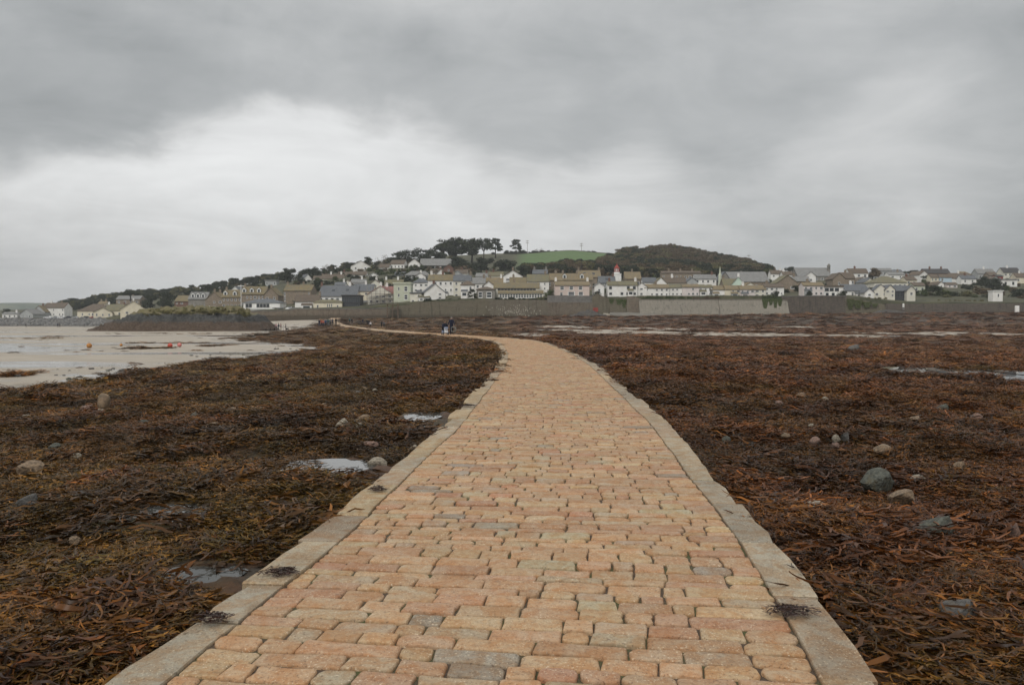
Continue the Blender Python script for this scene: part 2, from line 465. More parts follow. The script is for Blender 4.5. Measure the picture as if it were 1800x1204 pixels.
# ------------------------------------------------------------------ pools of water
m, t, b = newmat('pool_water')
b.inputs['Base Color'].default_value = (.06, .06, .055, 1); b.inputs['Roughness'].default_value = .02; b.inputs['IOR'].default_value = 1.33
b.inputs['Specular IOR Level'].default_value = .9
nw = tnoise(t, 6.0, 3, .5, 'World'); bump(t, b, nw, .08, .02)
WATER = m
m, t, b = newmat('still_water')
b.inputs['Base Color'].default_value = (.05, .05, .046, 1); b.inputs['Roughness'].default_value = .01; b.inputs['IOR'].default_value = 1.33; b.inputs['Specular IOR Level'].default_value = .9
STILL = m
for i, (cx, cy, cz, rx, ry) in enumerate(POOLS):
    n = 48; V = [(0, 0, 0)]
    for k in range(n):
        a = 2 * math.pi * k / n
        g = 1.25 + .5 * (float(fbm(math.cos(a) * 2 + i * 7, math.sin(a) * 2, 3, 5)) - .5)
        V.append((rx * g * math.cos(a), ry * g * math.sin(a), 0))
    o = obj('puddle', mesh_py('puddle', V, [(0, k + 1, (k + 1) % n + 1) for k in range(n)]), WATER if cy < 25 else STILL, None, (cx, cy, cz))
    tag(o, kind='structure')

# ------------------------------------------------------------------ the causeway
m, t, b = newmat('granite_sett')
vc = attr(t, 'col', 'Color')
g1 = tnoise(t, 78, 2, .6, 'World'); g2 = tnoise(t, 7, 6, .7, 'World', .5); g3 = tnoise(t, 30, 5, .75, 'World'); g4 = tnoise(t, 3.1, 5, .65, 'World', .6)
c = mixc(t, mapr(t, g2, .38, .62, 0, 1), mixc(t, 1.0, vc, (1.04, 1.06, 1.08), 'MULTIPLY'), mixc(t, 1.0, vc, (.94, .74, .58), 'MULTIPLY'))
c = mixc(t, mapr(t, g3, .52, .66, 0, .7), c, mixc(t, 1.0, vc, (1.22, 1.2, 1.12), 'MULTIPLY'))
c = mixc(t, mapr(t, g3, .46, .36, 0, .65), c, mixc(t, 1.0, vc, (.62, .56, .5), 'MULTIPLY'))
sm = mapr(t, g4, .35, .6, .15, .8)
c = mixc(t, math_(t, 'MULTIPLY', mapr(t, g1, .61, .68, 0, 1), sm), c, (.66, .55, .40))
c = mixc(t, mapr(t, g1, .40, .33, 0, .8), c, mixc(t, 1.0, vc, (.42, .36, .33), 'MULTIPLY'))
c = mixc(t, mapr(t, g4, .66, .78, 0, .55), c, (.105, .09, .085))
lk(t, c, b.inputs['Base Color'])
lk(t, mapr(t, g2, .3, .7, .52, .8), b.inputs['Roughness']); b.inputs['Specular IOR Level'].default_value = .35
bump(t, b, math_(t, 'ADD', math_(t, 'MULTIPLY', g1, .5), g3), .55, .012)
SETT = m
m, t, b = newmat('causeway_bedding')
j1 = tnoise(t, 2.2, 5, .65, 'World'); j2 = tnoise(t, 30, 4, .7, 'World')
c = mixc(t, mapr(t, j1, .45, .6, 0, 1), (.075, .05, .032), (.07, .075, .022))
c = mixc(t, mapr(t, j2, .5, .7, 0, .7), c, (.13, .09, .06))
lk(t, c, b.inputs['Base Color']); b.inputs['Roughness'].default_value = .9; bump(t, b, j2, .8, .03)
BED = m
m, t, b = newmat('causeway_far_paving')
j1 = tnoise(t, .6, 4, .6, 'World'); j2 = tnoise(t, 4.5, 4, .7, 'World', 0, (1, 2.2, 1))
c = mixc(t, mapr(t, j1, .35, .65, 0, 1), (.40, .285, .175), (.34, .25, .165)); c = mixc(t, mapr(t, j2, .52, .66, 0, .7), c, (.2, .14, .085))
lk(t, c, b.inputs['Base Color']); b.inputs['Roughness'].default_value = .85; bump(t, b, j2, .6, .04)
FARPAVE = m

S_GEO = 104.0
def slab(s0, s1, ds, zt, zb, half, jag, seed):
    S = np.arange(s0, s1 + ds * .5, ds); V, Fc = [], []
    for i, s in enumerate(S):
        jl = jag * (float(fbm(s / 1.3, .5, 3, seed)) - .5); jr = jag * (float(fbm(s / 1.3, 9.5, 3, seed + 5)) - .5)
        for tt, dz in ((-half + jl - .15, zb), (-half + jl, zt), (half + jr, zt), (half + jr + .15, zb)):
            x, y, z = cway_st(s, tt); V.append((float(x), float(y), float(z) + dz))
    for i in range(len(S) - 1):
        for k in range(3):
            a = i * 4 + k; Fc.append((a, a + 1, a + 5, a + 4))
    return V, Fc
V, Fc = slab(-5.5, S_GEO, .5, -.020, -.5, HALF - .06, .05, 3)
way = obj('causeway', mesh_py('causeway', V, Fc), BED); tag(way, kind='structure')
V, Fc = slab(S_GEO - .2, _sl[-1], 1.0, .0, -.6, HALF - .02, .5, 6)
obj('far_paving', mesh_py('far_paving', V, Fc), FARPAVE, way)

def lin(r, g, b_): return tuple(((x / 255 + .055) / 1.055) ** 2.4 if x > 10 else x / 3294 for x in (r, g, b_))
SETT_COLS = [((.385,.262,.155), 30), ((.405,.28,.166), 26), ((.365,.24,.145), 20), ((.415,.305,.185), 14), ((.36,.27,.18), 8), ((.285,.235,.18), 4), ((.375,.228,.14), 8), ((.37,.30,.195), 5)]
_pool = [c for c, w in SETT_COLS for _ in range(w)]
def sett_shape(L, x0, x1, x2, x3, e0, e1, rr, top, dome, detail, rnd):
    """one dressed stone: outline in (s,t) with rounded uneven corners, bevelled and slightly domed. corners: near-left, near-right, far-right, far-left"""
    P = [np.array(p) for p in (x0, x1, x2, x3)]
    out = []
    kc = 3 if detail > 1 else 2
    for i in range(4):
        p, a, c_ = P[i], P[i - 1], P[(i + 1) % 4]
        da, dc = a - p, c_ - p
        la, lc = np.hypot(*da) + 1e-6, np.hypot(*dc) + 1e-6
        r = min(rr * rnd.uniform(.5, 1.7), la * .42, lc * .42)
        A, C = p + da / la * r, p + dc / lc * r
        for k in range(kc):
            q = k / (kc - 1); out.append((1 - q) ** 2 * A + 2 * q * (1 - q) * (p * .6 + (A + C) * .2) + q * q * C)
        if detail > 0 and lc > .16:                              # uneven long edge
            n = 2 if (detail > 1 and lc > .3) else 1
            for k in range(1, n + 1):
                q = k / (n + 1); mid = p + dc * q
                nrm = np.array([-dc[1], dc[0]]) / lc
                out.append(mid + nrm * rnd.uniform(-.004, .013))
    return np.array(out)
def sett_mesh(outl, zc, tilt, hz, dome, detail, rnd, depth=.06):
    """outl in (t offset, s) -> local verts; rings: foot, shoulder, top edge, inner"""
    n = len(outl); c = outl.mean(0)
    rings = [(1.0, -depth), (1.0, -.010), (.972, -.001)] if detail < 2 else [(1.0, -depth), (1.0, -.016), (.988, -.005), (.968, -.0012), (.94, 0)]
    ext = np.ptp(outl, 0).min()
    V = []
    for sc, dz in rings:
        k = 1 - (1 - sc) * .3 / max(ext, .08)
        for p in outl:
            q = c + (p - c) * k
            V.append((q[0], q[1], dz))
    Fc = []
    for j in range(len(rings) - 1):
        for i in range(n): Fc.append((j*n+i, j*n+(i+1)%n, (j+1)*n+(i+1)%n, (j+1)*n+i))
    base = (len(rings) - 1) * n
    if detail >= 2:
        b2 = len(V)
        for p in outl:
            q = c + (p - c) * .55; V.append((q[0], q[1], dome * rnd.uniform(.4, 1.1)))
        for i in range(n): Fc.append((base+i, base+(i+1)%n, b2+(i+1)%n, b2+i))
        V.append((c[0], c[1], dome)); k = len(V) - 1
        for i in range(n): Fc.append((b2+i, b2+(i+1)%n, k))
    else:
        V.append((c[0], c[1], dome * .7)); k = len(V) - 1
        for i in range(n): Fc.append((base+i, base+(i+1)%n, k))
    V = np.array(V, float)
    V[:, 2] += hz + (V[:, 0] - c[0]) * tilt[0] + (V[:, 1] - c[1]) * tilt[1]
    return V, Fc
RS = random.Random(5)
INNER = HALF - .27
def kerb_in(s, side): return INNER + .05 * (float(fbm(s / .9, side * 3.0 + 20, 3, 71)) - .5)
n_single, far_V, far_F, far_C, far_n = 0, [], [], [], 0
singles = []
s = 1.2
rows = []
while s < S_GEO:
    dpt = RS.choice([.10, .12, .13, .15, .16, .17, .18, .20, .23]) * RS.uniform(.92, 1.08)
    if s > 60: dpt *= 1.5
    rows.append((s, dpt)); s += dpt
def wav(s, tt, k): return .022 * (float(vn(tt * 1.3 + 5, s * 2.3, 90)) - .5) * 2
def edge_s(s, tt): return s + .03 * (float(vn(tt * 1.1 + 3, s * 1.7, 91)) - .5) * 2 + .018 * (float(vn(tt * 3.3, s * 3.1, 92)) - .5) * 2
for ri, (s, dpt) in enumerate(rows):
    tl, tr = -kerb_in(s, -1), kerb_in(s, 1)
    tt = tl - RS.uniform(0, .006)
    while tt < tr - .05:
        w = RS.choice([.13, .17, .2, .23, .26, .29, .32, .36, .44]) * RS.uniform(.9, 1.1) * (1.35 if s > 60 else 1)
        if dpt < .16: w *= 1.1
        if tr - (tt + w) < .13: w = tr - tt
        g = RS.uniform(.001, .0045) if RS.random() < .85 else RS.uniform(.005, .009); gs = RS.uniform(.0015, .0055)
        sk = RS.uniform(-.008, .008); sk2 = RS.uniform(-.008, .008)
        t0, t1 = tt + g, tt + w - g
        split = dpt > .23 and RS.random() < .12
        detail = 2 if s < 13 else (1 if s < 32 else 0)
        corners = [(t0 + sk, edge_s(s, t0) + gs), (t1 + sk2, edge_s(s, t1) + gs), (t1 - sk2, edge_s(s + dpt, t1) - gs), (t0 - sk, edge_s(s + dpt, t0) - gs)]
        outl = sett_shape(dpt, *corners, 0, 0, RS.choice([.006, .010, .014, .02, .028, .042]), 0, 0, detail, RS)
        cc = RS.choice(_pool); k = RS.uniform(.87, 1.11); cc = tuple(min(.62, x * k * RS.uniform(.97, 1.03)) for x in cc)
        hz = RS.uniform(-.007, .006) - .006 * abs(tt / 1.5) ** 2
        Vs, Fs = sett_mesh(outl, 0, (RS.uniform(-.02, .02), RS.uniform(-.022, .022)), hz, RS.uniform(.0, .004), detail, RS)
        x, y, z = cway_st(Vs[:, 1], Vs[:, 0])
        W = np.c_[x, y, z + Vs[:, 2]]
        if len(singles) < 300 and s > 2.6:
            singles.append((W, Fs, cc))
        else:
            far_V.append(W); far_F += [tuple(i + far_n for i in f) for f in Fs]; far_C += [cc] * len(W); far_n += len(W)
        tt += w
def col_attr(me, cols):
    a = me.attributes.new('col', 'FLOAT_COLOR', 'POINT')
    a.data.foreach_set('color', np.c_[np.array(cols), np.ones(len(cols))].astype(np.float32).ravel())
for W, Fs, cc in singles:
    o3 = W.mean(0); me = mesh_py('paving_stone', W - o3, Fs, True); col_attr(me, [cc] * len(W))
    obj('paving_stone', me, SETT, way, tuple(o3))
me = mesh_py('paving_stones', np.concatenate(far_V), far_F, True); col_attr(me, far_C)
tag(obj('paving_stones', me, SETT, way), kind='stuff')
# kerb stones
KC = [(.40,.325,.215), (.37,.31,.215), (.32,.28,.21), (.42,.335,.205), (.35,.28,.195), (.37,.32,.235)]
def kerb(side, s0, s1):
    s = s0
    while s < s1:
        L = RS.uniform(.55, 1.5) * (1 if s < 14 else 1.25)
        wo = HALF + RS.uniform(-.025, .03) + (RS.uniform(-.05, .07) if s > 12 else 0)
        n = max(3, int(L / .28)); g = .006
        inn, out = [], []
        for k in range(n + 1):
            q = s + g + (L - 2 * g) * k / n
            inn.append((side * (kerb_in(q, side) + .001 + RS.uniform(0, .004)), q)); out.append((side * (wo + RS.uniform(-.02, .02) - (.012 if k in (0, n) else 0)), q))
        ol = np.array(inn + out[::-1]) if side > 0 else np.array(out + inn[::-1])
        if side > 0: ol = ol[::-1]
        ol = ol[::-1] if ((ol[:, 0] * np.roll(ol[:, 1], -1) - ol[:, 1] * np.roll(ol[:, 0], -1)).sum() < 0) else ol
        Vs, Fs = sett_mesh(ol, 0, (RS.uniform(-.015, .015) - side * .01, RS.uniform(-.008, .008)), RS.uniform(-.004, .006), .003, 1, RS, .34)
        x, y, z = cway_st(Vs[:, 1], Vs[:, 0]); W = np.c_[x, y, z + Vs[:, 2]]
        cc = RS.choice(KC); k = RS.uniform(.82, 1.02); cc = tuple(v * k for v in cc)
        o3 = W.mean(0); me = mesh_py('kerb_stone', W - o3, Fs, False); col_attr(me, [tuple(v * q_ for v in cc) for q_ in (RS.uniform(.72, 1.08) for _ in range(len(W)))])
        obj('kerb_stone', me, SETT, way, tuple(o3))
        s += L
kerb(-1, 2.2, 27.5); kerb(-1, 30, 62)
kerb(1, 2.4, 70)

STONES = ((1548,845,56,34,'green','flat-topped grey-green block in the weed on the right',1),(1660,938,68,46,'green','largest wedge-shaped olive boulder in the weed on the right',1),
          (1592,875,42,22,'tan','angular tan stone above the wedge-shaped boulder',1),(1436,893,50,18,'pale','pale low stone close to the right kerb',0),
          (1558,790,34,14,'tan','smooth tan stone above the grey-green block',0),(1717,783,38,18,'orange','rounded orange stone at the right',0),
          (1698,1090,66,60,'grey','large smooth grey boulder at the bottom right',0),(1480,968,34,16,'grey','half-buried grey stone left of the wedge-shaped boulder',0),
          (1628,1026,36,20,'pink','pinkish stone between wedge-shaped boulder and smooth grey boulder',0),(1619,841,26,10,'pale','small whitish stone right of the grey-green block',0),
          (1573,705,20,9,'pale','pale stone on the mid right weed below the long pool',0),(1663,717,20,11,'green','olive stone below the branching pool on the right',0),
          (1205,658,26,10,'grey','dark grey stone beside the right kerb in mid distance',0),(1434,775,22,12,'pink','pink stone of the small cluster near the right kerb',0),
          (1470,770,14,11,'pale','pale stone of the small cluster near the right kerb',0),(1487,768,14,14,'grey','grey stone of the small cluster near the right kerb',0),
          (1790,934,18,26,'pink','pinkish stone cut by the right edge',0),(1690,818,17,13,'tan','small tan stone below the rounded orange stone',0),
          (152,721,22,16,'pink','squat pinkish stone left of the standing stone',1),(126,728,36,9,'tan','long flat tan stone left of the standing stone',0),
          (33,735,28,8,'pale','long pale stone near the left edge',0),(42,824,48,24,'tan','slanted grey-tan boulder at the left edge',1),
          (40,886,33,29,'grey','round grey boulder in the weed at the left edge',0),(93,787,22,15,'green','grey-green stone between the left boulders',1),
          (238,723,27,11,'tan','split tan stone right of the standing stone',0),(272,720,20,10,'pink','pink stone furthest right of the standing stone',0),
          (246,743,22,8,'green','flat greenish stone below the split tan stone',0),(142,686,17,6,'orange','small orange stone near the wet sand',0),
          (602,747,20,15,'pale','pale stone of a pair in the left weed, left one',0),(627,752,24,15,'pale','pale stone of a pair in the left weed, right one',0),
          (637,735,24,11,'tan','tan stone above the pale pair',0),(657,813,34,15,'pale','pale stone at the edge of the bright pool',0),
          (728,787,19,8,'pale','white stone touching the left kerb',0),(128,951,20,14,'tan','lone tan stone in the dark weed at lower left',0),
          (133,802,15,9,'pale','small pale stone below the grey-green stone',0),(1505,612,18,11,'grey','dark rounded stone far out on the right weed',0))
STONES_PX = [a[:4] for a in STONES] + [(183, 715, 26, 34)]
# ------------------------------------------------------------------ seaweed: heaps of wrack and kelp
def frond_clump(kind, n, seed):
    """a tangle of draped straps; returns verts, quads, per-vertex shade"""
    rn = random.Random(seed); V, Q, C = [], [], []
    flow = rn.uniform(0, 6.28)
    def strap(p, ang, L, w, segs, z0, sh, fork):
        a, z, roll = ang, z0, rn.uniform(-.7, .7)
        turn = rn.uniform(-.5, .5); prev = None; pos = Vector((p[0], p[1], z0))
        for k in range(segs + 1):
            q = k / segs
            hw = w * (.45 + .75 * math.sin(math.pi * min(1, .12 + q * .82))) * (1.0 if k < segs else .25)
            side = Vector((-math.sin(a), math.cos(a), 0)) * math.cos(roll) + Vector((0, 0, 1)) * math.sin(roll)
            b = len(V)
            V.extend([tuple(pos - side * hw), tuple(pos + side * hw)])
            s_ = sh + .28 * q + rn.uniform(-.06, .06)
            C.extend([s_, s_])
            if prev is not None: Q.append((prev, prev + 1, b + 1, b))
            prev = b
            if fork and k == int(segs * .5):
                strap((pos.x, pos.y), a + rn.choice((-1, 1)) * rn.uniform(.35, .7), L * .5, w * .85, max(2, segs - k), pos.z, sh + .1, fork - 1)
            st = L / segs
            a += turn + rn.uniform(-.35, .35); roll += rn.uniform(-.5, .5)
            pos = pos + Vector((math.cos(a), math.sin(a), 0)) * st
            pos.z = max(.004, pos.z + rn.uniform(-.35, .28) * st)
    for i in range(n):
        r = .42 * math.sqrt(rn.random()); th = rn.uniform(0, 6.28)
        z0 = .02 + .13 * (1 - (r / .42) ** 2) * rn.random()
        ang = flow + rn.gauss(0, 1.0)
        if kind == 'wrack': strap((r * math.cos(th), r * math.sin(th)), ang, rn.uniform(.07, .20), rn.uniform(.0030, .0070), 5, z0, rn.random() * .62, 3 if rn.random() < .5 else 2)
        elif kind == 'kelp': strap((r * math.cos(th), r * math.sin(th)), ang, rn.uniform(.18, .45), rn.choice((.004, .006, .007, .009, .013)), 7, z0 + .03, rn.random() * .7, 1 if rn.random() < .5 else 0)
        else: strap((r * math.cos(th), r * math.sin(th)), ang, rn.uniform(.12, .26), rn.uniform(.004, .009), 4, z0, rn.random() * .7, 1)
    return V, Q, C
m, t, b = newmat('seaweed_frond')
fc = attr(t, 'fc'); tn = attr(t, 'tint', 'Fac', 'INSTANCER'); hu = attr(t, 'hue', 'Fac', 'INSTANCER')
ol = nn(t, 'ShaderNodeValToRGB'); lk(t, fc, ol.inputs[0])
e = ol.color_ramp.elements
e[0].position, e[0].color = 0.0, (.012, .009, .003, 1); e[1].position, e[1].color = 1.0, (.25, .13, .020, 1)
for p_, c_ in ((.42, (.042, .029, .007, 1)), (.78, (.115, .066, .011, 1))):
    q = e.new(p_); q.color = c_
rs = nn(t, 'ShaderNodeValToRGB'); lk(t, fc, rs.inputs[0])
e = rs.color_ramp.elements
e[0].position, e[0].color = 0.0, (.018, .008, .004, 1); e[1].position, e[1].color = 1.0, (.30, .10, .020, 1)
for p_, c_ in ((.42, (.055, .022, .009, 1)), (.78, (.145, .050, .012, 1))):
    q = e.new(p_); q.color = c_
c = mixc(t, hu, ol.outputs[0], rs.outputs[0])
k = nn(t, 'ShaderNodeMix', data_type='RGBA', blend_type='MULTIPLY'); k.inputs[0].default_value = 1; lk(t, c, k.inputs[6])
gv = nn(t, 'ShaderNodeCombineXYZ')
for i in range(3): lk(t, tn, gv.inputs[i])
lk(t, gv.outputs[0], k.inputs[7])
lk(t, k.outputs[2], b.inputs['Base Color']); b.inputs['Roughness'].default_value = .36; b.inputs['Specular IOR Level'].default_value = .15
WEED = m
clumps = bpy.data.collections.new('weed_clumps')
for i, (kd, n) in enumerate([('wrack', 210)] * 4 + [('kelp', 90)] * 3 + [('mat', 170)] * 3):
    V, Q, C = frond_clump(kd, n, 100 + i)
    me = mesh_np('seaweed_clump_%d' % i, V, Q, {'fc': np.clip(C, 0, 1)}, smooth=True); me.materials.append(WEED)
    o = bpy.data.objects.new('seaweed_clump_%02d' % i, me); clumps.objects.link(o)

def instancer(name, P, rot, scl, var, extra, coll):
    me = bpy.data.meshes.new(name)
    me.vertices.add(len(P)); me.vertices.foreach_set('co', np.asarray(P, np.float32).ravel())
    for an, dat, ty, key in (('rot', rot, 'FLOAT_VECTOR', 'vector'), ('scl', scl, 'FLOAT_VECTOR', 'vector'), ('var', var, 'INT', 'value')):
        a = me.attributes.new(an, ty, 'POINT'); a.data.foreach_set(key, np.asarray(dat, np.int32 if ty == 'INT' else np.float32).ravel())
    for an, dat in extra.items():
        a = me.attributes.new(an, 'FLOAT', 'POINT'); a.data.foreach_set('value', np.asarray(dat, np.float32))
    o = obj(name, me)
    g = bpy.data.node_groups.new(name + '_scatter', 'GeometryNodeTree')
    g.interface.new_socket('Geometry', in_out='INPUT', socket_type='NodeSocketGeometry')
    g.interface.new_socket('Geometry', in_out='OUTPUT', socket_type='NodeSocketGeometry')
    gi = g.nodes.new('NodeGroupInput'); go = g.nodes.new('NodeGroupOutput')
    ci = g.nodes.new('GeometryNodeCollectionInfo'); ci.inputs['Collection'].default_value = coll
    ci.inputs['Separate Children'].default_value = True; ci.inputs['Reset Children'].default_value = True
    ip = g.nodes.new('GeometryNodeInstanceOnPoints')
    def named(nm, ty):
        n = g.nodes.new('GeometryNodeInputNamedAttribute'); n.data_type = ty; n.inputs['Name'].default_value = nm
        return [x for x in n.outputs if x.enabled and x.name == 'Attribute'][0]
    er = g.nodes.new('FunctionNodeEulerToRotation')
    L = g.links.new
    L(named('rot', 'FLOAT_VECTOR'), er.inputs[0])
    L(gi.outputs[0], ip.inputs['Points']); L(ci.outputs[0], ip.inputs['Instance'])
    ip.inputs['Pick Instance'].default_value = True
    L(named('var', 'INT'), ip.inputs['Instance Index']); L(er.outputs[0], ip.inputs['Rotation']); L(named('scl', 'FLOAT_VECTOR'), ip.inputs['Scale'])
    L(ip.outputs[0], go.inputs[0])
    md = o.modifiers.new('scatter', 'NODES'); md.node_group = g
    return o

rng = np.random.default_rng(4)
PX, PY, PS, PV = [], [], [], []
def near_pool(x, y, pad, rv):
    out = np.zeros(len(x), bool)
    for cx, cy, cz, rx, ry in POOLS:
        out |= ((x - cx) / (rx * 1.0 + pad)) ** 2 + ((y - cy) / (ry * 1.0 + pad)) ** 2 < .95 + .3 * rv - .5 * (fbm(x * 1.3, y * .8, 3, 19) > .58)
    return out
def scatter(r0, r1, dens, s0, s1, kinds, slope=.80, off=4.5):
    # points in the wedge in view, even over the ground
    n = int(dens * (slope * (r1 * r1 - r0 * r0) + 2 * off * (r1 - r0)))
    y = rng.uniform(r0, r1, n * 2); wd = slope * y + off
    keep = rng.uniform(0, slope * r1 + off, n * 2) < wd
    y = y[keep]; wd = wd[keep]; x = rng.uniform(-1, 1, len(y)) * wd
    t_, _ = side_dist(x, y)
    ok = np.abs(t_) > 1.86 + .12 * rng.random(len(y))
    sd = sand_d(x, y)
    ok &= sd < -.2
    if r1 > 60: ok &= (bar_m(x, y) < -.05) | (rng.random(len(y)) < .06)
    ok &= ~near_pool(x, y, (s0 + s1) * (.24 if r0 < 20 else .3), rng.random(len(y)))
    x, y = x[ok], y[ok]
    PX.append(x); PY.append(y); PS.append(rng.uniform(s0, s1, len(x))); PV.append(rng.choice(kinds, len(x)))
scatter(1.2, 10, 26, .55, 1.0, [0, 1, 2, 3, 0, 1, 2, 3, 0, 1, 2, 3, 0, 1, 2, 3, 0, 1, 2, 3, 4, 5, 6])
scatter(10, 24, 11, .65, 1.15, [0, 1, 2, 3, 0, 1, 2, 3, 5, 7])
scatter(24, 60, 3.4, .9, 1.7, [0, 1, 2, 3, 5, 7, 8, 9])
scatter(60, 130, 1.3, 1.0, 2.0, [7, 8, 9, 0, 1, 2, 3])
scatter(130, 230, .36, 1.8, 3.4, [7, 8, 9, 1, 2])
scatter(225, 297, .10, 2.5, 5.0, [7, 8, 9], .72, 0)
# kelp pulled up against the kerbs
ks = rng.uniform(2.2, 24, 260); kt = np.where(rng.random(260) < .5, -1, 1) * (2.12 + np.abs(rng.normal(0, .35, 260)))
kx, ky, _z = cway_st(ks, kt); PX.append(kx); PY.append(ky); PS.append(rng.uniform(.5, .95, 260)); PV.append(rng.choice([4, 5, 6, 0, 1], 260))
# strands left on the sand
n = 420
sx_ = rng.uniform(-110, -14, n); sy_ = rng.uniform(28, 190, n)
d_ = sand_d(sx_, sy_); cl = fbm(sx_ / 12, sy_ / 9, 3, 77)
ok = (d_ > .3) & (((d_ < 5) & (rng.random(n) < .8)) | (cl > .60))
PX.append(sx_[ok]); PY.append(sy_[ok]); PS.append(rng.uniform(.4, 1.3, ok.sum())); PV.append(rng.choice([0, 1, 2, 3, 7, 8], ok.sum()))
for u, v, ru, k in ((262, 612, 34, 60), (385, 608, 28, 40), (30, 661, 14, 26), (100, 592, 15, 30), (60, 595, 40, 20), (440, 594, 60, 50), (320, 587, 120, 46), (310, 603, 60, 30)):
    c_ = hit(u, v); e_ = hit(u + ru, v); w_ = e_.x - c_.x
    PX.append(c_.x + rng.normal(0, .55, k) * w_); PY.append(c_.y + rng.normal(0, .6 + w_ * .12, k)); PS.append(rng.uniform(.6, 1.7, k)); PV.append(rng.choice([1, 3, 7, 8, 9], k))
for u, v, w_, h_ in STONES_PX:                               # weed drawn round the feet of the stones
    if v < 660: continue
    c_ = hit(u, v + h_ * .5); kk = c_.y / F
    k = 9; th = rng.uniform(0, 6.28, k)
    PX.append(c_.x + np.cos(th) * w_ * kk * .62); PY.append(c_.y + w_ * kk * .3 + np.sin(th) * w_ * kk * .58); PS.append(np.clip(rng.uniform(.5, .9, k) * w_ * kk * 1.1, .25, .7)); PV.append(rng.choice([0, 1, 2, 3], k))
PX, PY, PS, PV = map(np.concatenate, (PX, PY, PS, PV))
far = np.hypot(PX, PY)
PZ = ground_z(PX, PY) - .012 * PS
n = len(PX)
rot = np.c_[rng.normal(0, .13, n), rng.normal(0, .13, n), rng.uniform(0, 6.28, n)]
scl = np.c_[PS, PS, PS * rng.uniform(.7, 1.35, n) * np.interp(far, [20, 60, 100, 160], [1, .75, .5, .4])]
hue = np.clip(.25 + .9 * (fbm(PX / 3.2, PY / 3.2, 3, 51) - .35) + np.where(PX > 0, .32, -.02) + .06 * sstep(25, 90, far) + rng.normal(0, .16, n), 0, 1)
kp = near_pool(PX, PY, .27, np.zeros(len(PX))) & (far < 40)
hue = np.where((PV >= 4) & (PV <= 6), np.clip(hue + .3, 0, 1), hue)
tint = np.clip((.18 + 1.95 * fbm(PX / 1.9, PY / 1.9, 3, 57)) * rng.uniform(.65, 1.35, n) * (1 + .35 * sstep(15, 50, far)), .3, 2.2)
tint = np.where((PV >= 4) & (PV <= 6), tint * .72, tint)
ck = ~kp | (rng.random(n) < .03)
def make_weed(*_): return instancer('seaweed', np.c_[PX, PY, PZ][ck], rot[ck], scl[ck], PV[ck], {'tint': tint[ck], 'hue': hue[ck]}, clumps)
tag(make_weed(), 'brown and rust coloured seaweed covering the shore on both sides', 'seaweed', kind='stuff')
# tufts of weed washed onto the paving
for u, v, sz, lb in ((1388, 1076, .24, 'dark tuft of weed lying across the kerb by the big grey kerb block'),
                     (489, 1008, .20, 'small dark weed tuft on the kerb beside the brown pool'),
                     (376, 1090, .17, 'thin strand of red weed on the near kerb stone'),
                     (661, 862, .17, 'small red weed scrap on the kerb below the bright pool'),
                     (823, 714, .24, 'scrap of brown weed on the kerb far up the causeway')):
    p = on_plane(u, v, .012)
    V, Q, C = frond_clump('kelp', 170, int(u))
    V = [(x_ * sz * 1.15, y_ * sz * .75, z_ * .28) for x_, y_, z_ in V]
    me = mesh_np('weed_tuft', V, Q, {'fc': np.clip(np.array(C) * .5, 0, 1)}, smooth=True)
    m2 = MATS.get('tuft')
    if not m2:
        m2, t2, b2 = newmat('weed_tuft'); lk(t2, mixc(t2, attr(t2, 'fc'), (.012, .007, .006), (.10, .035, .016)), b2.inputs['Base Color']); b2.inputs['Roughness'].default_value = .5; MATS['tuft'] = m2
    tag(obj('weed_tuft', me, m2, None, p), lb, 'seaweed')

# ------------------------------------------------------------------ hillside behind the shore
_HU = {
 -500: [(455,563),(470,559),(600,553),(900,548)],
 0:    [(448,563),(460,558.5),(600,551),(900,545)],
 110:  [(448,563),(460,558.5),(520,552),(620,540),(800,542)],
 180:  [(448,561),(460,557),(520,545),(620,528),(800,532)],
 260:  [(320,556),(420,547),(470,541),(560,524),(640,519),(800,525)],
 330:  [(312,551),(335,546),(400,538),(480,524),(600,514),(800,522)],
 430:  [(308,547.5),(330,541),(365,533),(420,514),(500,503),(620,500),(800,506)],
 520:  [(304,544),(340,534),(400,506),(470,491),(600,486),(800,495)],
 620:  [(304,543),(345,522),(400,500),(470,477),(600,469),(800,484)],
 700:  [(304,535),(345,515),(400,492),(480,473),(600,459),(800,470)],
 800:  [(304,527),(345,512),(400,492),(480,475),(560,463),(650,449),(850,460)],
 900:  [(304,526),(345,511),(400,493),(480,477),(540,468),(600,455),(660,445.5),(850,458)],
 1000: [(304,521),(345,511),(400,496),(480,479),(540,468),(600,452),(660,440),(850,452)],
 1100: [(304,523),(345,512),(400,498),(480,483),(560,466),(660,446),(850,455)],
 1200: [(304,522),(345,512),(400,498),(480,483),(560,464),(660,444),(850,455)],
 1300: [(304,522),(345,512),(400,500),(480,489),(560,478),(660,467),(850,475)],
 1400: [(304,521),(345,512),(400,501),(480,489),(560,483),(700,483),(850,488)],
 1500: [(304,522),(345,513),(400,501),(480,490),(560,485),(700,486)],
 1600: [(304,533.5),(330,521),(400,502),(480,490),(560,485),(700,486)],
 1800: [(304,533.5),(330,524),(400,505),(480,490),(560,481),(700,483)],
 2300: [(304,533.5),(330,524),(400,505),(480,490),(560,481),(700,483)]}
_hu = sorted(_HU)
_hd = np.arange(300, 905, 5.0)
_ht = np.array([np.interp(_hd, [p[0] for p in _HU[k]], [p[1] for p in _HU[k]]) for k in _hu])
_ht = np.array([_smooth(r, 3) for r in _ht])
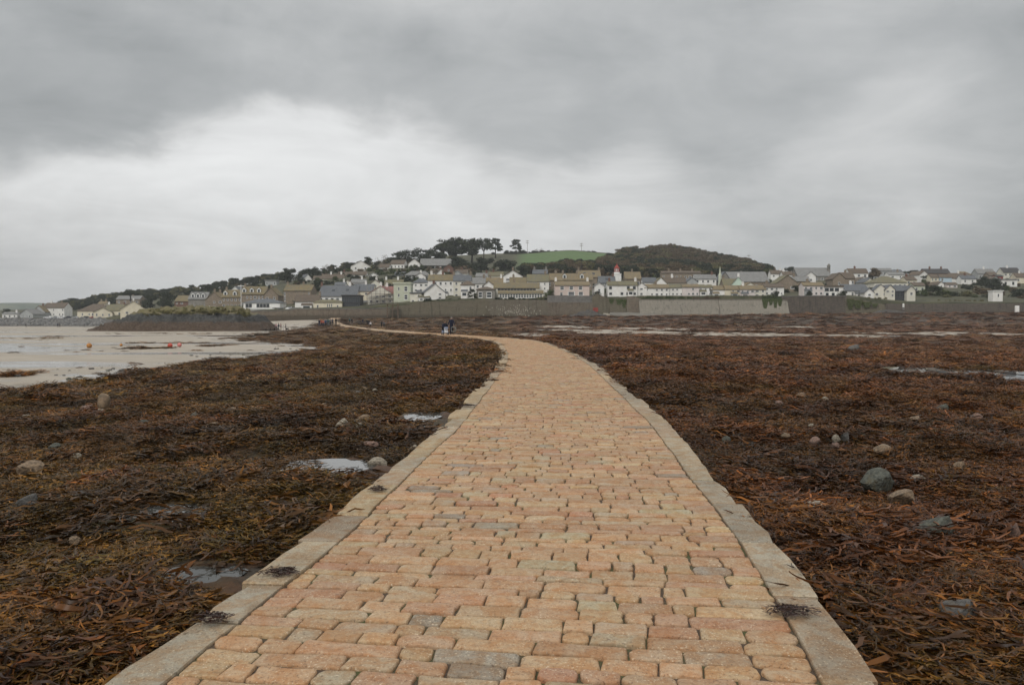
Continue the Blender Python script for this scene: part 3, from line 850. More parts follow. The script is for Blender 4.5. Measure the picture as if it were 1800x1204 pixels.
def hill_z(x, y):
    x = np.asarray(x, float); y = np.asarray(y, float)
    u = CU + F * x / y
    ui = np.interp(u, _hu, np.arange(len(_hu))); i0 = np.clip(np.floor(ui).astype(int), 0, len(_hu) - 2); fu = ui - i0
    fu = fu * fu * (3 - 2 * fu) * .5 + fu * .5
    di = np.clip((y - 300) / 5.0, 0, len(_hd) - 1.001); j0 = np.floor(di).astype(int); fd = di - j0
    v = (_ht[i0, j0] * (1 - fd) + _ht[i0, j0 + 1] * fd) * (1 - fu) + (_ht[i0 + 1, j0] * (1 - fd) + _ht[i0 + 1, j0 + 1] * fd) * fu
    return EYE + (HV - v) / F * y
hx = np.arange(-640, 760, 4.0); hy = np.r_[302.6, np.arange(303.5, 420, 3.0), np.arange(420, 900, 5.0)]
HX, HY = np.meshgrid(hx, hy)
HZ = hill_z(HX, HY) + (fbm(HX / 18, HY / 18, 3, 22) - .5) * 1.1
_u = CU + F * HX / HY
HZ = np.where((_u < 258) & (HY < 446), -7.0, HZ)
HZ = np.where((HX < -113) & (HY < 330), np.minimum(HZ, -7.0), HZ)
HZ[0, :] = -7.0
fld = sstep(902, 925, _u) * (1 - sstep(1075, 1100, _u)) * sstep(500, 522, HY + 18 * (fbm(_u / 40, HY / 30, 2, 5) - .5)) * (1 - sstep(648, 652, HY))
ii = np.arange(HX.size).reshape(HX.shape)
hq = np.stack([ii[:-1, :-1], ii[:-1, 1:], ii[1:, 1:], ii[1:, :-1]], -1).reshape(-1, 4)
m, t, b = newmat('hillside_ground')
h1 = tnoise(t, .12, 6, .65, 'World'); h2 = tnoise(t, 1.1, 5, .7, 'World')
c = mixc(t, mapr(t, h1, .4, .6, 0, 1), (.038, .042, .02), (.068, .066, .03)); c = mixc(t, mapr(t, h2, .48, .68, 0, .9), c, (.085, .068, .042))
g = mixc(t, mapr(t, h1, .35, .65, 0, 1), (.07, .122, .036), (.088, .14, .044))
lk(t, mixc(t, attr(t, 'field'), c, g), b.inputs['Base Color']); b.inputs['Roughness'].default_value = .95; bump(t, b, h2, .6, .3)
hill = obj('hillside', mesh_np('hillside', np.stack([HX, HY, HZ], -1).reshape(-1, 3), hq, {'field': fld.ravel()}, True), m)
tag(hill, kind='structure')
# distant hills past the bay
V, Fc = [], []
xs = np.linspace(-2600, -150, 80)
for i, x in enumerate(xs):
    u = CU + F * x / 2300
    top = float(np.interp(u, [-700, -200, 0, 60, 110, 200, 700], [541, 536, 532.5, 532, 534.5, 542, 560])) + (float(vn(u / 30., 0, 3)) - .5) * 1.2
    zt = EYE + (HV - top) / F * 2300
    V += [(x, 1900, -5.4), (x, 2120, zt * .55 - 2), (x, 2300, zt), (x, 2700, -5.4)]
for i in range(len(xs) - 1):
    for k in range(3): Fc.append((i*4+k, i*4+4+k, i*4+5+k, i*4+1+k))
tag(obj('distant_hill', mesh_py('distant_hill', V, Fc, True), plain('distant_land', (.05, .075, .04), (.10, .11, .05), .012, lo=.42, hi=.58, c3=(.03, .045, .025), s3=.03)), kind='structure')

# ------------------------------------------------------------------ materials of the town
WHITE = plain('wall_white', (.84, .83, .80), (.74, .72, .68), .5, .8)
CREAM = plain('wall_cream', (.74, .68, .53), (.64, .58, .45), .5, .8)
IVORY = plain('wall_ivory', (.74, .70, .60), (.62, .60, .52), .5, .8)
PINKW = plain('wall_pink', (.66, .54, .48), (.58, .475, .425), .6, .8)
PALEPINK = plain('wall_palepink', (.73, .66, .63), (.64, .58, .56), .6, .8)
MINT = plain('wall_mint', (.56, .68, .58), (.50, .62, .53), .6, .8)
BLUEW = plain('wall_blue', (.50, .62, .70), (.45, .56, .64), .6, .8)
PALEGREEN = plain('wall_palegreen', (.55, .57, .45), (.48, .50, .40), .5, .8)
STONE = plain('wall_stone', (.27, .215, .16), (.19, .155, .12), 1.6, .9, c3=(.33, .28, .22), s3=3.0)
GREYSTONE = plain('wall_greystone', (.26, .245, .22), (.18, .17, .155), 1.6, .9, c3=(.34, .32, .28), s3=3.0)
BRICK = plain('wall_brick', (.20, .11, .08), (.15, .09, .07), 1.6, .9)
REDW = plain('wall_red', (.32, .06, .045), (.25, .05, .04), 1.0, .8)
DARKW = plain('wall_dark', (.06, .065, .07), (.045, .05, .055), 1.0, .6)
GREYW = plain('wall_grey', (.42, .43, .42), (.34, .35, .35), .6, .8)
SLATE = plain('roof_slate', (.115, .125, .14), (.085, .092, .10), 1.2, .65, c3=(.15, .15, .14), s3=4.0)
MOSSY = plain('roof_mossy', (.185, .145, .075), (.13, .12, .09), .8, .9, c3=(.23, .17, .07), s3=2.0)
OCHRE = plain('roof_ochre', (.225, .17, .09), (.175, .145, .095), .9, .9, c3=(.13, .115, .095), s3=2.2)
OLIVE = plain('roof_olive', (.165, .15, .085), (.135, .13, .1), .9, .9, c3=(.20, .165, .08), s3=2.2)
BROWNR = plain('roof_brown', (.125, .095, .07), (.10, .085, .07), .9, .9, c3=(.16, .12, .08), s3=2.5)
GREYR = plain('roof_grey', (.21, .21, .205), (.16, .16, .155), .9, .8, c3=(.25, .24, .22), s3=2.5)
REDR = plain('roof_red', (.27, .12, .10), (.22, .11, .10), .9, .8)
DARKR = plain('roof_dark', (.065, .06, .06), (.05, .05, .05), .9, .8)
TRIM = plain('trim_white', (.82, .82, .80), (.74, .74, .72), 2.0, .6)
DTRIM = plain('trim_dark', (.07, .07, .075), (.05, .05, .055), 2.0, .5)
DOORM = plain('door_paint', (.07, .09, .12), (.05, .06, .08), 2.0, .5)
TIMBER = plain('timber', (.16, .11, .07), (.11, .08, .055), 2.0, .85)
STEEL = plain('scaffold_steel', (.30, .28, .26), (.24, .22, .2), 2.0, .5)
m, t, b = newmat('window_glass'); b.inputs['Base Color'].default_value = (.035, .042, .048, 1); b.inputs['Roughness'].default_value = .12; b.inputs['Specular IOR Level'].default_value = .5
GLASS = m

# one window, shared by all houses and stretched to size: frame ring, one bar across, pane behind
mb = MB()
for x0, x1, z0, z1 in ((-.5, -.41, -.5, .5), (.41, .5, -.5, .5), (-.41, .41, .42, .5), (-.41, .41, -.5, -.42), (-.41, .41, -.03, .03)): mb.box(x0, x1, -.07, .0, z0, z1)
mb.box(-.56, .56, -.14, -.0, -.56, -.502)
WIN = {'w': mb.mesh('window', TRIM)}
mb2 = MB(); mb2.v, mb2.f, mb2.m = list(mb.v), list(mb.f), list(mb.m); WIN['d'] = mb2.mesh('window_dark', DTRIM)
mb = MB(); mb.box(-.42, .42, -.035, -.012, -.43, .43); PANE = mb.mesh('pane', GLASS)
mb = MB(); mb.box(-.5, .5, -.05, 0, 0, 1); mb.box(-.56, -.5, -.09, 0, 0, 1.04); mb.box(.5, .56, -.09, 0, 0, 1.04); DOOR = mb.mesh('door', [DOORM])
mb = MB(); mb.box(-.35, .35, -.3, .3, -1.2, 1.0); mb.box(-.42, .42, -.37, .37, 1.0, 1.15); mb.tube((-.16, 0, 1.15), (-.16, 0, 1.55), .11, .09); mb.tube((.16, 0, 1.15), (.16, 0, 1.55), .11, .09)
_ch = {}
def chimney_mesh(mat):
    if mat.name not in _ch:
        q = MB(); q.v, q.f, q.m = list(mb_ch.v), list(mb_ch.f), list(mb_ch.m); _ch[mat.name] = q.mesh('chimney', mat)
    return _ch[mat.name]
mb_ch = mb
def window(root, x, y, z, w, h, style='w'):
    o = obj('window', WIN[style], None, root, (x, y, z), 0, (w, 1, h)); obj('pane', PANE, None, o)

HOUSES = []
def house(name, label, u0, u1, vr, ve, vb, D, typ, wall, roof, win=None, chim=(), rot=0, dep=None, cat='house', style='w', door=None, dorm=(), chm=None, wl=None, skyl=()):
    a, c_ = at(u0, vb, D), at(u1, vb, D)
    w = c_.x - a.x; zb = a.z; he = at(u0, ve, D).z - zb
    x = (a.x + c_.x) / 2
    foot = min(zb, float(hill_z(x, D + 3)), float(hill_z(x, D + 10))) - 1.5 - zb
    rise = max(.35, at(u0, vr, D).z - zb - he)
    if dep is None: dep = min(11, max(5, 2 * rise / .8)) if typ != 'gable' else 9.0
    d = dep
    root = empty(name, (x, D, zb), rad(rot)); tag(root, label, cat, 'houses of the shore town')
    W = MB(); hr = he + rise; o, th = .32, .18
    if typ == 'side':
        W.add([(-w/2,0,foot),(w/2,0,foot),(w/2,d,foot),(-w/2,d,foot),(-w/2,0,he),(w/2,0,he),(w/2,d,he),(-w/2,d,he),(-w/2,d/2,hr),(w/2,d/2,hr)],
              [(0,1,5,4),(2,3,7,6),(1,2,6,9,5),(3,0,4,8,7)])
        sl = rise / (d / 2)
        P = MB(); P.prism([(-o, he-o*sl), (d/2, hr), (d+o, he-o*sl), (d+o, he-o*sl+th), (d/2, hr+th), (-o, he-o*sl+th)], 'x', -w/2-.18, w/2+.18)
        top = lambda fx, fy: (-w/2 + fx * w, d/2, hr + .1)
        slope_z = lambda yy: he + sl * yy + th
    elif typ == 'gable':
        W.add([(-w/2,0,foot),(w/2,0,foot),(w/2,d,foot),(-w/2,d,foot),(-w/2,0,he),(w/2,0,he),(w/2,d,he),(-w/2,d,he),(0,0,hr),(0,d,hr)],
              [(0,1,5,8,4),(2,3,7,9,6),(1,2,6,5),(3,0,4,7)])
        sl = rise / (w / 2)
        P = MB(); P.prism([(-w/2-o, he-o*sl), (0, hr), (w/2+o, he-o*sl), (w/2+o, he-o*sl+th), (0, hr+th), (-w/2-o, he-o*sl+th)], 'y', -.28, d + .2)
        top = lambda fx, fy: (0, .6 + fx * (d - 1.2), hr + .1)
        slope_z = lambda yy: he
    elif typ == 'hip':
        W.add([(-w/2,0,foot),(w/2,0,foot),(w/2,d,foot),(-w/2,d,foot),(-w/2,0,he),(w/2,0,he),(w/2,d,he),(-w/2,d,he)], [(0,1,5,4),(2,3,7,6),(1,2,6,5),(3,0,4,7)])
        r = max(.0, w/2 - min(d/2, w * .4)); sl = rise / (d / 2)
        P = MB(); P.add([(-w/2-o,-o,he-.05),(w/2+o,-o,he-.05),(w/2+o,d+o,he-.05),(-w/2-o,d+o,he-.05),(-w/2-o,-o,he+.08),(w/2+o,-o,he+.08),(w/2+o,d+o,he+.08),(-w/2-o,d+o,he+.08),(-r,d/2,hr),(r+.01,d/2,hr)],
                        [(3,2,1,0),(0,1,5,4),(1,2,6,5),(2,3,7,6),(3,0,4,7),(4,5,9,8),(5,6,9),(6,7,8,9),(7,4,8)])
        top = lambda fx, fy: (-r + fx * 2 * r, d/2, hr + .1)
        slope_z = lambda yy: he + sl * yy + .1
    else:
        W.add([(-w/2,0,foot),(w/2,0,foot),(w/2,d,foot),(-w/2,d,foot),(-w/2,0,he),(w/2,0,he),(w/2,d,he),(-w/2,d,he)], [(0,1,5,4),(2,3,7,6),(1,2,6,5),(3,0,4,7)])
        P = MB(); P.box(-w/2-.25, w/2+.25, -.3, d+.25, he-.02, he + max(.2, min(rise, .6)))
        top = lambda fx, fy: (-w/2 + fx * w, d/2, he + .5)
        slope_z = lambda yy: he + .5
    W.build('wall', wall, root)
    rf = P.build('roof', roof, root)
    for cx in chim:
        obj('chimney', chimney_mesh(chm or (wall if wall in (STONE, GREYSTONE, BRICK) else R.choice((STONE, WHITE, BRICK)))), None, rf, top(cx, 0), R.uniform(-.1, .1), (1.15, 1.15, 1.0))
    for fx in dorm:                                        # white gabled dormers
        q = MB(); bx = -w/2 + fx * w; y0 = d * .10; z0 = slope_z(y0); hw = .8; hh = 1.25
        q.add([(bx-hw,y0,z0-.3),(bx+hw,y0,z0-.3),(bx+hw,y0,z0+hh),(bx,y0,z0+hh+.7),(bx-hw,y0,z0+hh),(bx-hw,d*.45,z0-.3),(bx+hw,d*.45,z0-.3),(bx+hw,d*.45,z0+hh),(bx,d*.5,z0+hh+.7),(bx-hw,d*.45,z0+hh)],
              [(0,1,2,3,4),(1,6,7,2),(5,0,4,9)], 0)
        q.add([(bx-hw-.15,y0-.15,z0+hh-.1),(bx,y0-.15,z0+hh+.78),(bx+hw+.15,y0-.15,z0+hh-.1),(bx+hw+.15,d*.45,z0+hh-.1),(bx,d*.5,z0+hh+.78),(bx-hw-.15,d*.45,z0+hh-.1)], [(0,1,4,5),(1,2,3,4)], 1)
        q.box(bx-.45, bx+.45, y0-.06, y0-.02, z0+.05, z0+hh-.05, 2)
        q.build('dormer', [TRIM, roof, GLASS], rf)
    for fx, fy in skyl:
        q = MB(); yy = d/2 * fy; z0 = slope_z(yy); q.add([(-w/2+fx*w-.6, yy-.6, slope_z(yy-.6)+.06), (-w/2+fx*w+.6, yy-.6, slope_z(yy-.6)+.06), (-w/2+fx*w+.6, yy+.6, slope_z(yy+.6)+.06), (-w/2+fx*w-.6, yy+.6, slope_z(yy+.6)+.06)], [(0,1,2,3)])
        q.build('skylight', GLASS, rf)
    if wl:
        for fx, fz, fw, fh in wl: window(root, -w/2 + fx * w, 0, fz * he, fw * w, fh * he, style)
    elif win:
        nc, nr = win; sh = he / nr
        for r_ in range(nr):
            for k in range(nc):
                if door is not None and r_ == 0 and k == door: continue
                if nc * nr > 2 and R.random() < .2: continue
                ww = min(1.15, .46 * w / nc) * R.choice((.75, .9, 1.0, 1.0, 1.35)); wh = min(1.4, .46 * sh) * R.choice((.75, .9, 1.0, 1.0))
                window(root, -w/2 + w * (k + .5) / nc + R.uniform(-.03, .03) * w / nc, 0, sh * (r_ + .52), ww, wh, style)
    if door is not None and win:
        obj('door', DOOR, None, root, (-w/2 + w * (door + .5) / win[0], 0, .02), 0, (1.0, 1, min(2.1, he * .6)))
    if D < 335 and typ in ('side', 'hip') and win and w > 4.5 and R.random() < .55:      # a lean-to or porch breaks the front
        pw_, pd, ph = R.uniform(1.8, min(4.5, w * .5)), R.uniform(.9, 1.8), min(2.5, he * .5); px_ = R.uniform(-w/2 + pw_/2, w/2 - pw_/2)
        q = MB(); q.box(px_ - pw_/2, px_ + pw_/2, -pd, -.002, foot, ph); pr = q.build('porch', R.choice((wall, wall, WHITE, GREYW)), root)
        q = MB(); q.add([(px_-pw_/2-.12,-pd-.15,ph+.003),(px_+pw_/2+.12,-pd-.15,ph+.003),(px_+pw_/2+.12,-.004,ph+.7),(px_-pw_/2-.12,-.004,ph+.7),(px_-pw_/2-.12,-pd-.15,ph+.12),(px_+pw_/2+.12,-pd-.15,ph+.12),(px_+pw_/2+.12,-.004,ph+.82),(px_-pw_/2-.12,-.004,ph+.82)],
                        [(3,2,1,0),(4,5,6,7),(0,1,5,4),(1,2,6,5),(3,0,4,7)]); q.build('porch_roof', R.choice((roof, SLATE, GREYR)), pr)
        q = MB(); q.box(px_ - pw_*.32, px_ + pw_*.32, -pd - .03, -pd - .003, ph * .35, ph * .8); q.build('porch_window', GLASS, pr)
    HOUSES.append(root)
    return root
H = house
# far left, round the bay
H('cottage','tiny white cottage at the far left end of the shore',4,30,549,552,560,462,'side',WHITE,GREYR,(3,1),(.8,))
H('house','grey gabled house with white gable at the far left shore',33,60,543.5,552,561,462,'gable',GREYW,GREYR,(2,1),(),-12)
H('house','ochre roofed gabled house left of the long white building',58,79,537.5,548,560,470,'gable',GREYW,OCHRE,(2,2),(.5,))
H('building','long two-storey white building behind the row of parked cars',76,113,532.5,541,557,475,'side',WHITE,BROWNR,(7,2),(.2,.7),dep=9,cat='building')
H('building','long cream building with hipped roof on the far left shore',136,190,534,547,558.5,458,'hip',CREAM,BROWNR,(9,1),(),dep=12,cat='building')
H('building','cream gabled wing in front of the long cream building',166,196,541.5,549,558.5,452,'gable',CREAM,OLIVE,(3,1),(),18,cat='building')
H('building','low cream building with olive roof beside the tall cream gable',184,214,535,546,557,456,'side',CREAM,OLIVE,(4,1),(.05,.95),cat='building')
H('building','tall plain cream gable end with chimney beside the rock outcrop',214,256,529.5,544,556,440,'gable',CREAM,OLIVE,(2,1),(0.0,),26,cat='building')
H('house','brown house with small white gable below the flat-topped tree',204,246,520,526,536,500,'side',STONE,GREYR,(4,1),(.6,),dep=8)
H('house','cream cottage roof with two chimneys behind the cream buildings',172,186,530,534,541,480,'side',CREAM,OCHRE,(2,1),(.2,.8))
# stone houses behind the rock
H('house','brick house with mossy roof and white ground floor behind the rock',307,332,519.5,529.5,545,372,'side',BRICK,MOSSY,(3,2),(),dep=9)
H('house','grey stone house with three white dormers behind the rock',331,363,513.5,525.5,544,366,'side',GREYSTONE,GREYR,(4,2),(),dorm=(.22,.5,.78))
H('house','brown stone gabled house with tall chimney behind the rock',361,392,513.5,527,544,360,'gable',STONE,OCHRE,(3,2),(.05,.9))
H('house','long stone house with mossy roof and two dormers left of the flagpole',390,425,509.5,522,543,352,'side',STONE,MOSSY,(5,2),(.1,.95),dorm=(.15,.62))
H('house','tall stone house with mossy roof and three dormers right of the flagpole',424,466,503.5,517,541,348,'side',STONE,MOSSY,(6,2),(.05,),dorm=(.1,.42,.72))
H('house','brown stone gable joined to the dormered stone house',463,489,506,519,541,343,'gable',STONE,MOSSY,(2,2),(.1,))
H('cottage','white pointed gable rising behind the stone houses',407,419,503.5,509,514,385,'gable',WHITE,SLATE,(1,1))
H('cafe','low white seafront building with slate roof and ribbon of windows',428,492,525,532.5,542.5,318,'hip',WHITE,SLATE,None,(),dep=9,cat='building',style='d',
  wl=[(.10,.55,.08,.6),(.19,.55,.08,.6),(.40,.55,.08,.6),(.49,.55,.08,.6),(.58,.55,.08,.6),(.67,.55,.08,.6)])
H('terrace','white terrace front with dark opening below the ribbon-windowed building',432,480,542.6,543.6,550,311,'flat',WHITE,TRIM,None,(),dep=4,cat='building',style='d',wl=[(.62,.45,.08,.5)])
H('shelter','dark flat-roofed shelter at the end of the white terrace',480,501,541,543,549,313,'flat',DARKW,DARKR,None,(),dep=5,cat='building')
H('house','large square stone house with ochre roof and two tall chimneys',499,547,500.5,511,541,336,'side',STONE,MOSSY,(6,3),(.03,.62),dep=10,wl=[(.04,.78,.05,.22),(.04,.5,.05,.22),(.04,.2,.05,.22),(.6,.55,.05,.2),(.92,.8,.05,.2)])
H('house','flat grey house on the slope above the stone houses',466,486,491.5,494,503,440,'flat',GREYW,GREYR,(3,1),())
H('house','small white house half hidden by the left trees on the slope',501,514,486,489,497,455,'side',WHITE,GREYR,(2,1))
H('house','white lean-to gable under the dark trees on the left slope',534,548,482,490,497,450,'gable',WHITE,SLATE,(1,1),(),30)
H('house','white house with slate roof below the slope trees',550,567,485,491,498,445,'side',WHITE,BROWNR,(3,1),(.9,))
H('bungalow','cream bungalow with two white chimneys on the left slope',567,603,482,489.5,497,435,'side',CREAM,BROWNR,(5,1),(.36,.86),chm=WHITE)
# seafront left of centre
H('cottage','white cottage with brown hipped roof at the left end of the sea wall',519,561,518.5,529.5,544,313,'side',WHITE,BROWNR,(4,1),(.98,),6,wl=[(.28,.5,.06,.22),(.42,.5,.06,.22)])
H('house','white house under a very large slate roof with skylights',560,627,501.5,520.5,544,322,'side',WHITE,SLATE,(7,2),(.0,.75),dep=12,skyl=((.35,.5),(.72,.55)))
H('extension','small cream extension with mossy roof in front of the big slate roof',551,601,526.5,531.5,544,311,'hip',CREAM,OLIVE,None,(),dep=5,cat='building',wl=[(.5,.55,.04,.5),(.57,.55,.04,.5),(.64,.55,.04,.5),(.15,.4,.06,.5),(.85,.4,.06,.4)])
H('building','dark glass balconied block in front of the slate roof',601,633,518.5,520,543,313,'flat',DARKW,DARKR,None,(),dep=7,cat='building',style='d',
  wl=[(.1+.115*k,.68,.1,.42) for k in range(8)] + [(.1+.115*k,.2,.1,.3) for k in range(8)])
H('house','cream house with slate roof between glass block and scaffolded house',622,656,499.5,511.5,543,326,'side',CREAM,SLATE,(4,3),(.55,))
H('house','gabled house wrapped in scaffolding with reddish roof',646,692,503,517,543,314,'gable',IVORY,REDR,(4,3),(.0,),-8,dep=12)
H('house','long low reddish roof running right from the scaffolded gable',676,707,503.5,516.5,541,317,'side',IVORY,REDR,(3,2),(.05,),dep=8)
H('building','tall pale green flat-topped building with white bay windows',692,722,496.5,499,539,312,'flat',PALEGREEN,PALEGREEN,None,(),dep=8,cat='building',
  wl=[(.72,.78,.2,.22),(.72,.42,.2,.22),(.3,.78,.1,.14),(.3,.5,.1,.14)])
H('house','low cream wing beside the pale green building',721,741,514,516,534,310,'flat',IVORY,SLATE,(2,2),(),dep=6)
H('house','low olive-roofed building below the tall white houses',736,755,517.5,522,531,309,'side',WHITE,OLIVE,(2,1),(),dep=5)
H('house','white house with slate hip roof left of the big white house',726,754,488.5,497,524,330,'hip',WHITE,SLATE,(3,3),(.5,))
H('house','big three-storey white house with mossy roof',752,797,482,493,527,324,'side',WHITE,MOSSY,(5,3),(.1,.55,.95),dep=10)
H('cottage','white cottage with steep gable in front of the big white house',746,783,499,514,527,310,'gable',WHITE,SLATE,(2,2),(.3,),14)
H('house','narrow cream house with slate roof beside the big white house',797,828,483,493.5,525,322,'side',IVORY,SLATE,(3,3),(.0,.95))
H('house','white house with brown hipped turret and bay window',810,833,493,501,524,311,'hip',WHITE,BROWNR,(2,2),(),dep=6)
H('house','grey roofed house behind the palm',826,853,488,498,522,332,'side',WHITE,GREYR,(3,2),(.9,))
H('cottage','small white gable behind the stone bay house',850,868,494.5,502,515,318,'gable',WHITE,BROWNR,(1,1))
H('house','ochre roof with two chimneys above the small white gable',852,884,488,499,515,336,'side',IVORY,OCHRE,(3,1),(.3,.9))
H('house','grey stone house with two white bay windows on the sea wall',838,870,503.5,509,526,307,'hip',GREYSTONE,BROWNR,None,(),dep=7,wl=[(.2,.45,.22,.6),(.68,.45,.28,.62)])
H('inn','long two-storey inn with ochre roof and dark glazed upper strip',868,948,496.5,506.5,524,311,'side',IVORY,MOSSY,None,(.45,),dep=11,cat='building',style='d',
  wl=[(.12+.07*k,.82,.065,.26) for k in range(12)])
H('conservatory','white glazed ground floor in front of the long inn',876,955,511,515.5,525,306,'side',IVORY,MOSSY,None,(),dep=4.5,cat='building',wl=[(.05+.06*k,.5,.05,.72) for k in range(16)])
H('house','white gabled house with chimney on the slope above the inn',884,919,475.5,486,500,362,'gable',WHITE,BROWNR,(2,2),(.0,),wl=[(.25,.6,.2,.25),(.6,.6,.16,.25),(.25,.2,.2,.25)])
H('house','ochre roofed house right of the white gable above the inn',896,929,487.5,497.5,512,340,'side',IVORY,MOSSY,(4,1),(.2,))
H('house','plain white house with three small upper windows right of the inn',927,965,482,494.5,520,318,'side',WHITE,OLIVE,(4,2),(.85,),dep=9,wl=[(.27,.82,.07,.13),(.55,.82,.07,.13),(.8,.82,.07,.13),(.8,.5,.07,.13),(.5,.5,.07,.13)])
H('house','narrow brown stone house behind the pink cottage',962,988,489,493,520,322,'side',STONE,OCHRE,(3,2),(.1,))
H('house','long ochre roof with tall chimneys above the pink cottage',966,1042,480.5,492,512,345,'side',STONE,OCHRE,(6,1),(.15,.32,.65),dorm=(.35,.75))
H('cottage','pink cottage with ochre roof and two white chimneys on the sea wall',976,1036,494,501.5,521,308,'side',PINKW,OCHRE,None,(.03,.97),dep=8,chm=WHITE,
  wl=[(.2,.75,.12,.32),(.47,.75,.12,.32),(.74,.75,.12,.32),(.47,.25,.2,.34),(.75,.25,.14,.34),(.18,.2,.08,.3)])
H('house','ochre roof with slate patch and skylights near the red-topped tower',1016,1056,475,487,505,372,'side',STONE,OCHRE,(4,1),(.05,.95),skyl=((.3,.5),(.7,.45)))
H('cottage','small white gable between pink cottage and white houses',1045,1062,497,503,520,309,'gable',WHITE,GREYR,(1,1),())
H('house','slate roofed house below the red-topped tower',1053,1082,485.5,497,515,335,'side',GREYW,SLATE,(3,1),(.9,),skyl=((.5,.5),))
H('house','white two-storey house with ochre roof and big dark windows, left of pair',1068,1089,494.5,501,521.5,310,'side',WHITE,OLIVE,(2,2),(.2,),style='d')
H('house','white two-storey house with ochre roof and big dark windows, right of pair',1088,1120,494.5,501,521.5,309,'side',WHITE,OLIVE,(3,2),(.95,),style='d',chm=WHITE)
H('house','white steep gable right of the pair of white houses',1119,1137,497,504,521.5,310,'gable',WHITE,GREYR,(1,2),(),-10)
H('bungalow','white house with ochre roof and garden hedge in front',1133,1176,500,506,521.5,310,'side',WHITE,OCHRE,(5,2),(.5,))
H('house','big white gable with slate wing behind the hedge-fronted house',1149,1174,488,500,513,322,'gable',WHITE,OLIVE,(2,1))
H('house','slate roofed wing left of the big white gable',1130,1154,488,496,513,324,'side',WHITE,SLATE,(3,1))
H('house','brown roof between the big white gable and the white row',1168,1206,487.5,497,513,335,'side',IVORY,BROWNR,(4,1),(.4,.9))
H('house','white row house with olive roof beside the hedge',1172,1201,500,505.5,521,311,'side',WHITE,OLIVE,(4,2),())
H('house','pale pink-white row house in the middle of the white row',1200,1229,499.5,504.5,521,310,'side',PALEPINK,OCHRE,(4,2),())
H('house','white row house with glazed porch at the end of the white row',1228,1252,500.5,505,521,311,'side',WHITE,OLIVE,(3,2),(.6,))
H('house','ochre roof house in front of the dark wood',1099,1127,477.5,490,505,385,'side',STONE,OCHRE,(3,1),(.5,))
H('terrace','long stone terrace at the foot of the wood',1163,1232,476.5,480,495,420,'side',STONE,BROWNR,(9,1),(.2,.5,.8),cat='building')
H('house','white house with brick chimney above the white row',1221,1259,482.5,490,510,352,'side',WHITE,GREYR,(4,2),(.85,),chm=BRICK)
H('cottage','small grey gable with white barge boards below the brick chimney house',1207,1226,488,495,508,338,'gable',GREYW,SLATE,(2,1))
H('church','long grey-brown roofed church hall with stone end wall',1276,1352,477,495,512,362,'side',STONE,GREYR,(5,1),(),dep=13,cat='building')
H('house','dark slate gable at the left of the church hall',1264,1284,478,492,512,355,'gable',GREYSTONE,SLATE,(1,1))
H('house','olive roofed house in front of the church hall',1272,1300,490,501,515,335,'side',STONE,OLIVE,(3,1),(.1,))
H('cottage','mint green gable in front of the church hall',1284,1311,487,503,514,326,'gable',MINT,GREYR,(1,1),(.05,),-18,chm=WHITE)
H('house','white house at the left of the long ochre roof',1248,1276,502.5,509,524,311,'side',WHITE,OCHRE,(4,2),())
H('house','cream house in the middle of the long ochre-roofed row',1275,1302,502,508.5,524.5,310,'side',CREAM,OCHRE,(3,2),())
H('house','pink-cream house with pale gable in the ochre-roofed row',1301,1327,502,508.5,525,309,'side',PALEPINK,OCHRE,(3,2),(.3,))
H('house','ivory house at the right of the ochre-roofed row',1326,1346,502,508.5,523,310,'side',IVORY,OCHRE,(2,2),())
H('cottage','small pale gable poking through the long ochre roof',1309,1329,496.5,503,508,317,'gable',IVORY,OCHRE,(1,1))
H('house','white house with brown roof right of the ochre-roofed row',1344,1378,499,504.5,520,311,'side',WHITE,BROWNR,(4,2),(.2,))
H('house','tiny white house beside the church hall by the wood edge',1355,1376,475,481,490,430,'side',WHITE,BROWNR,(2,1),(.9,))
H('house','brown stone gabled house with wide roof behind the white houses',1366,1402,484,497,515,338,'gable',STONE,OLIVE,(2,1),())
H('house','grey roofed stone house right of the brown gable',1392,1424,486,494,512,342,'side',STONE,GREYR,(3,1),(.2,))
H('church','church with long slate nave roof and stone end gable',1402,1460,470,485,497,452,'side',GREYSTONE,GREYR,(6,1),(),dep=12,cat='building')
H('house','white gabled house in front of the church',1416,1434,478,485,500,400,'gable',WHITE,GREYR,(1,1))
H('house','pale pink house with ochre roof on the right sea wall',1412,1448,496.5,502,521,310,'side',PALEPINK,OCHRE,(4,2),(.3,))
H('house','modern white house with wide glazed upper floor',1447,1482,501,504.5,521,312,'flat',WHITE,BROWNR,None,(),dep=8,style='d',wl=[(.18,.72,.2,.32),(.42,.72,.2,.32),(.68,.72,.2,.32),(.2,.22,.14,.3),(.5,.22,.14,.3)])
H('house','brown double-gabled house above the modern white house',1464,1486,480,490,508,370,'gable',STONE,BROWNR,(1,1))
H('house','brown steep-roofed house left of the white hill house',1478,1503,479,489,505,385,'side',STONE,BROWNR,(3,1),(.5,))
H('house','white house with gable on the skyline left of the dark round tree',1493,1526,472,480,490,440,'side',WHITE,BROWNR,(3,1),(.4,))
H('house','white gabled porch house below the skyline white house',1505,1534,487,494,503,395,'gable',WHITE,BROWNR,(2,1))
H('cottage','long slate-roofed white cottages beside the slipway',1486,1528,499.5,511,523,316,'side',WHITE,SLATE,(5,1),(.4,),dep=9)
H('cottage','small slate gable joined to the slate-roofed white cottages',1520,1536,507,514,523,310,'gable',WHITE,SLATE,(1,1))
H('house','ivory house with tall slate gable beside the glass house',1535,1561,500,512,523,313,'gable',IVORY,SLATE,(2,1),(),-14)
H('house','ivory twin gable next to the dark glass house',1556,1573,501,509,523,312,'gable',IVORY,SLATE,(2,2))
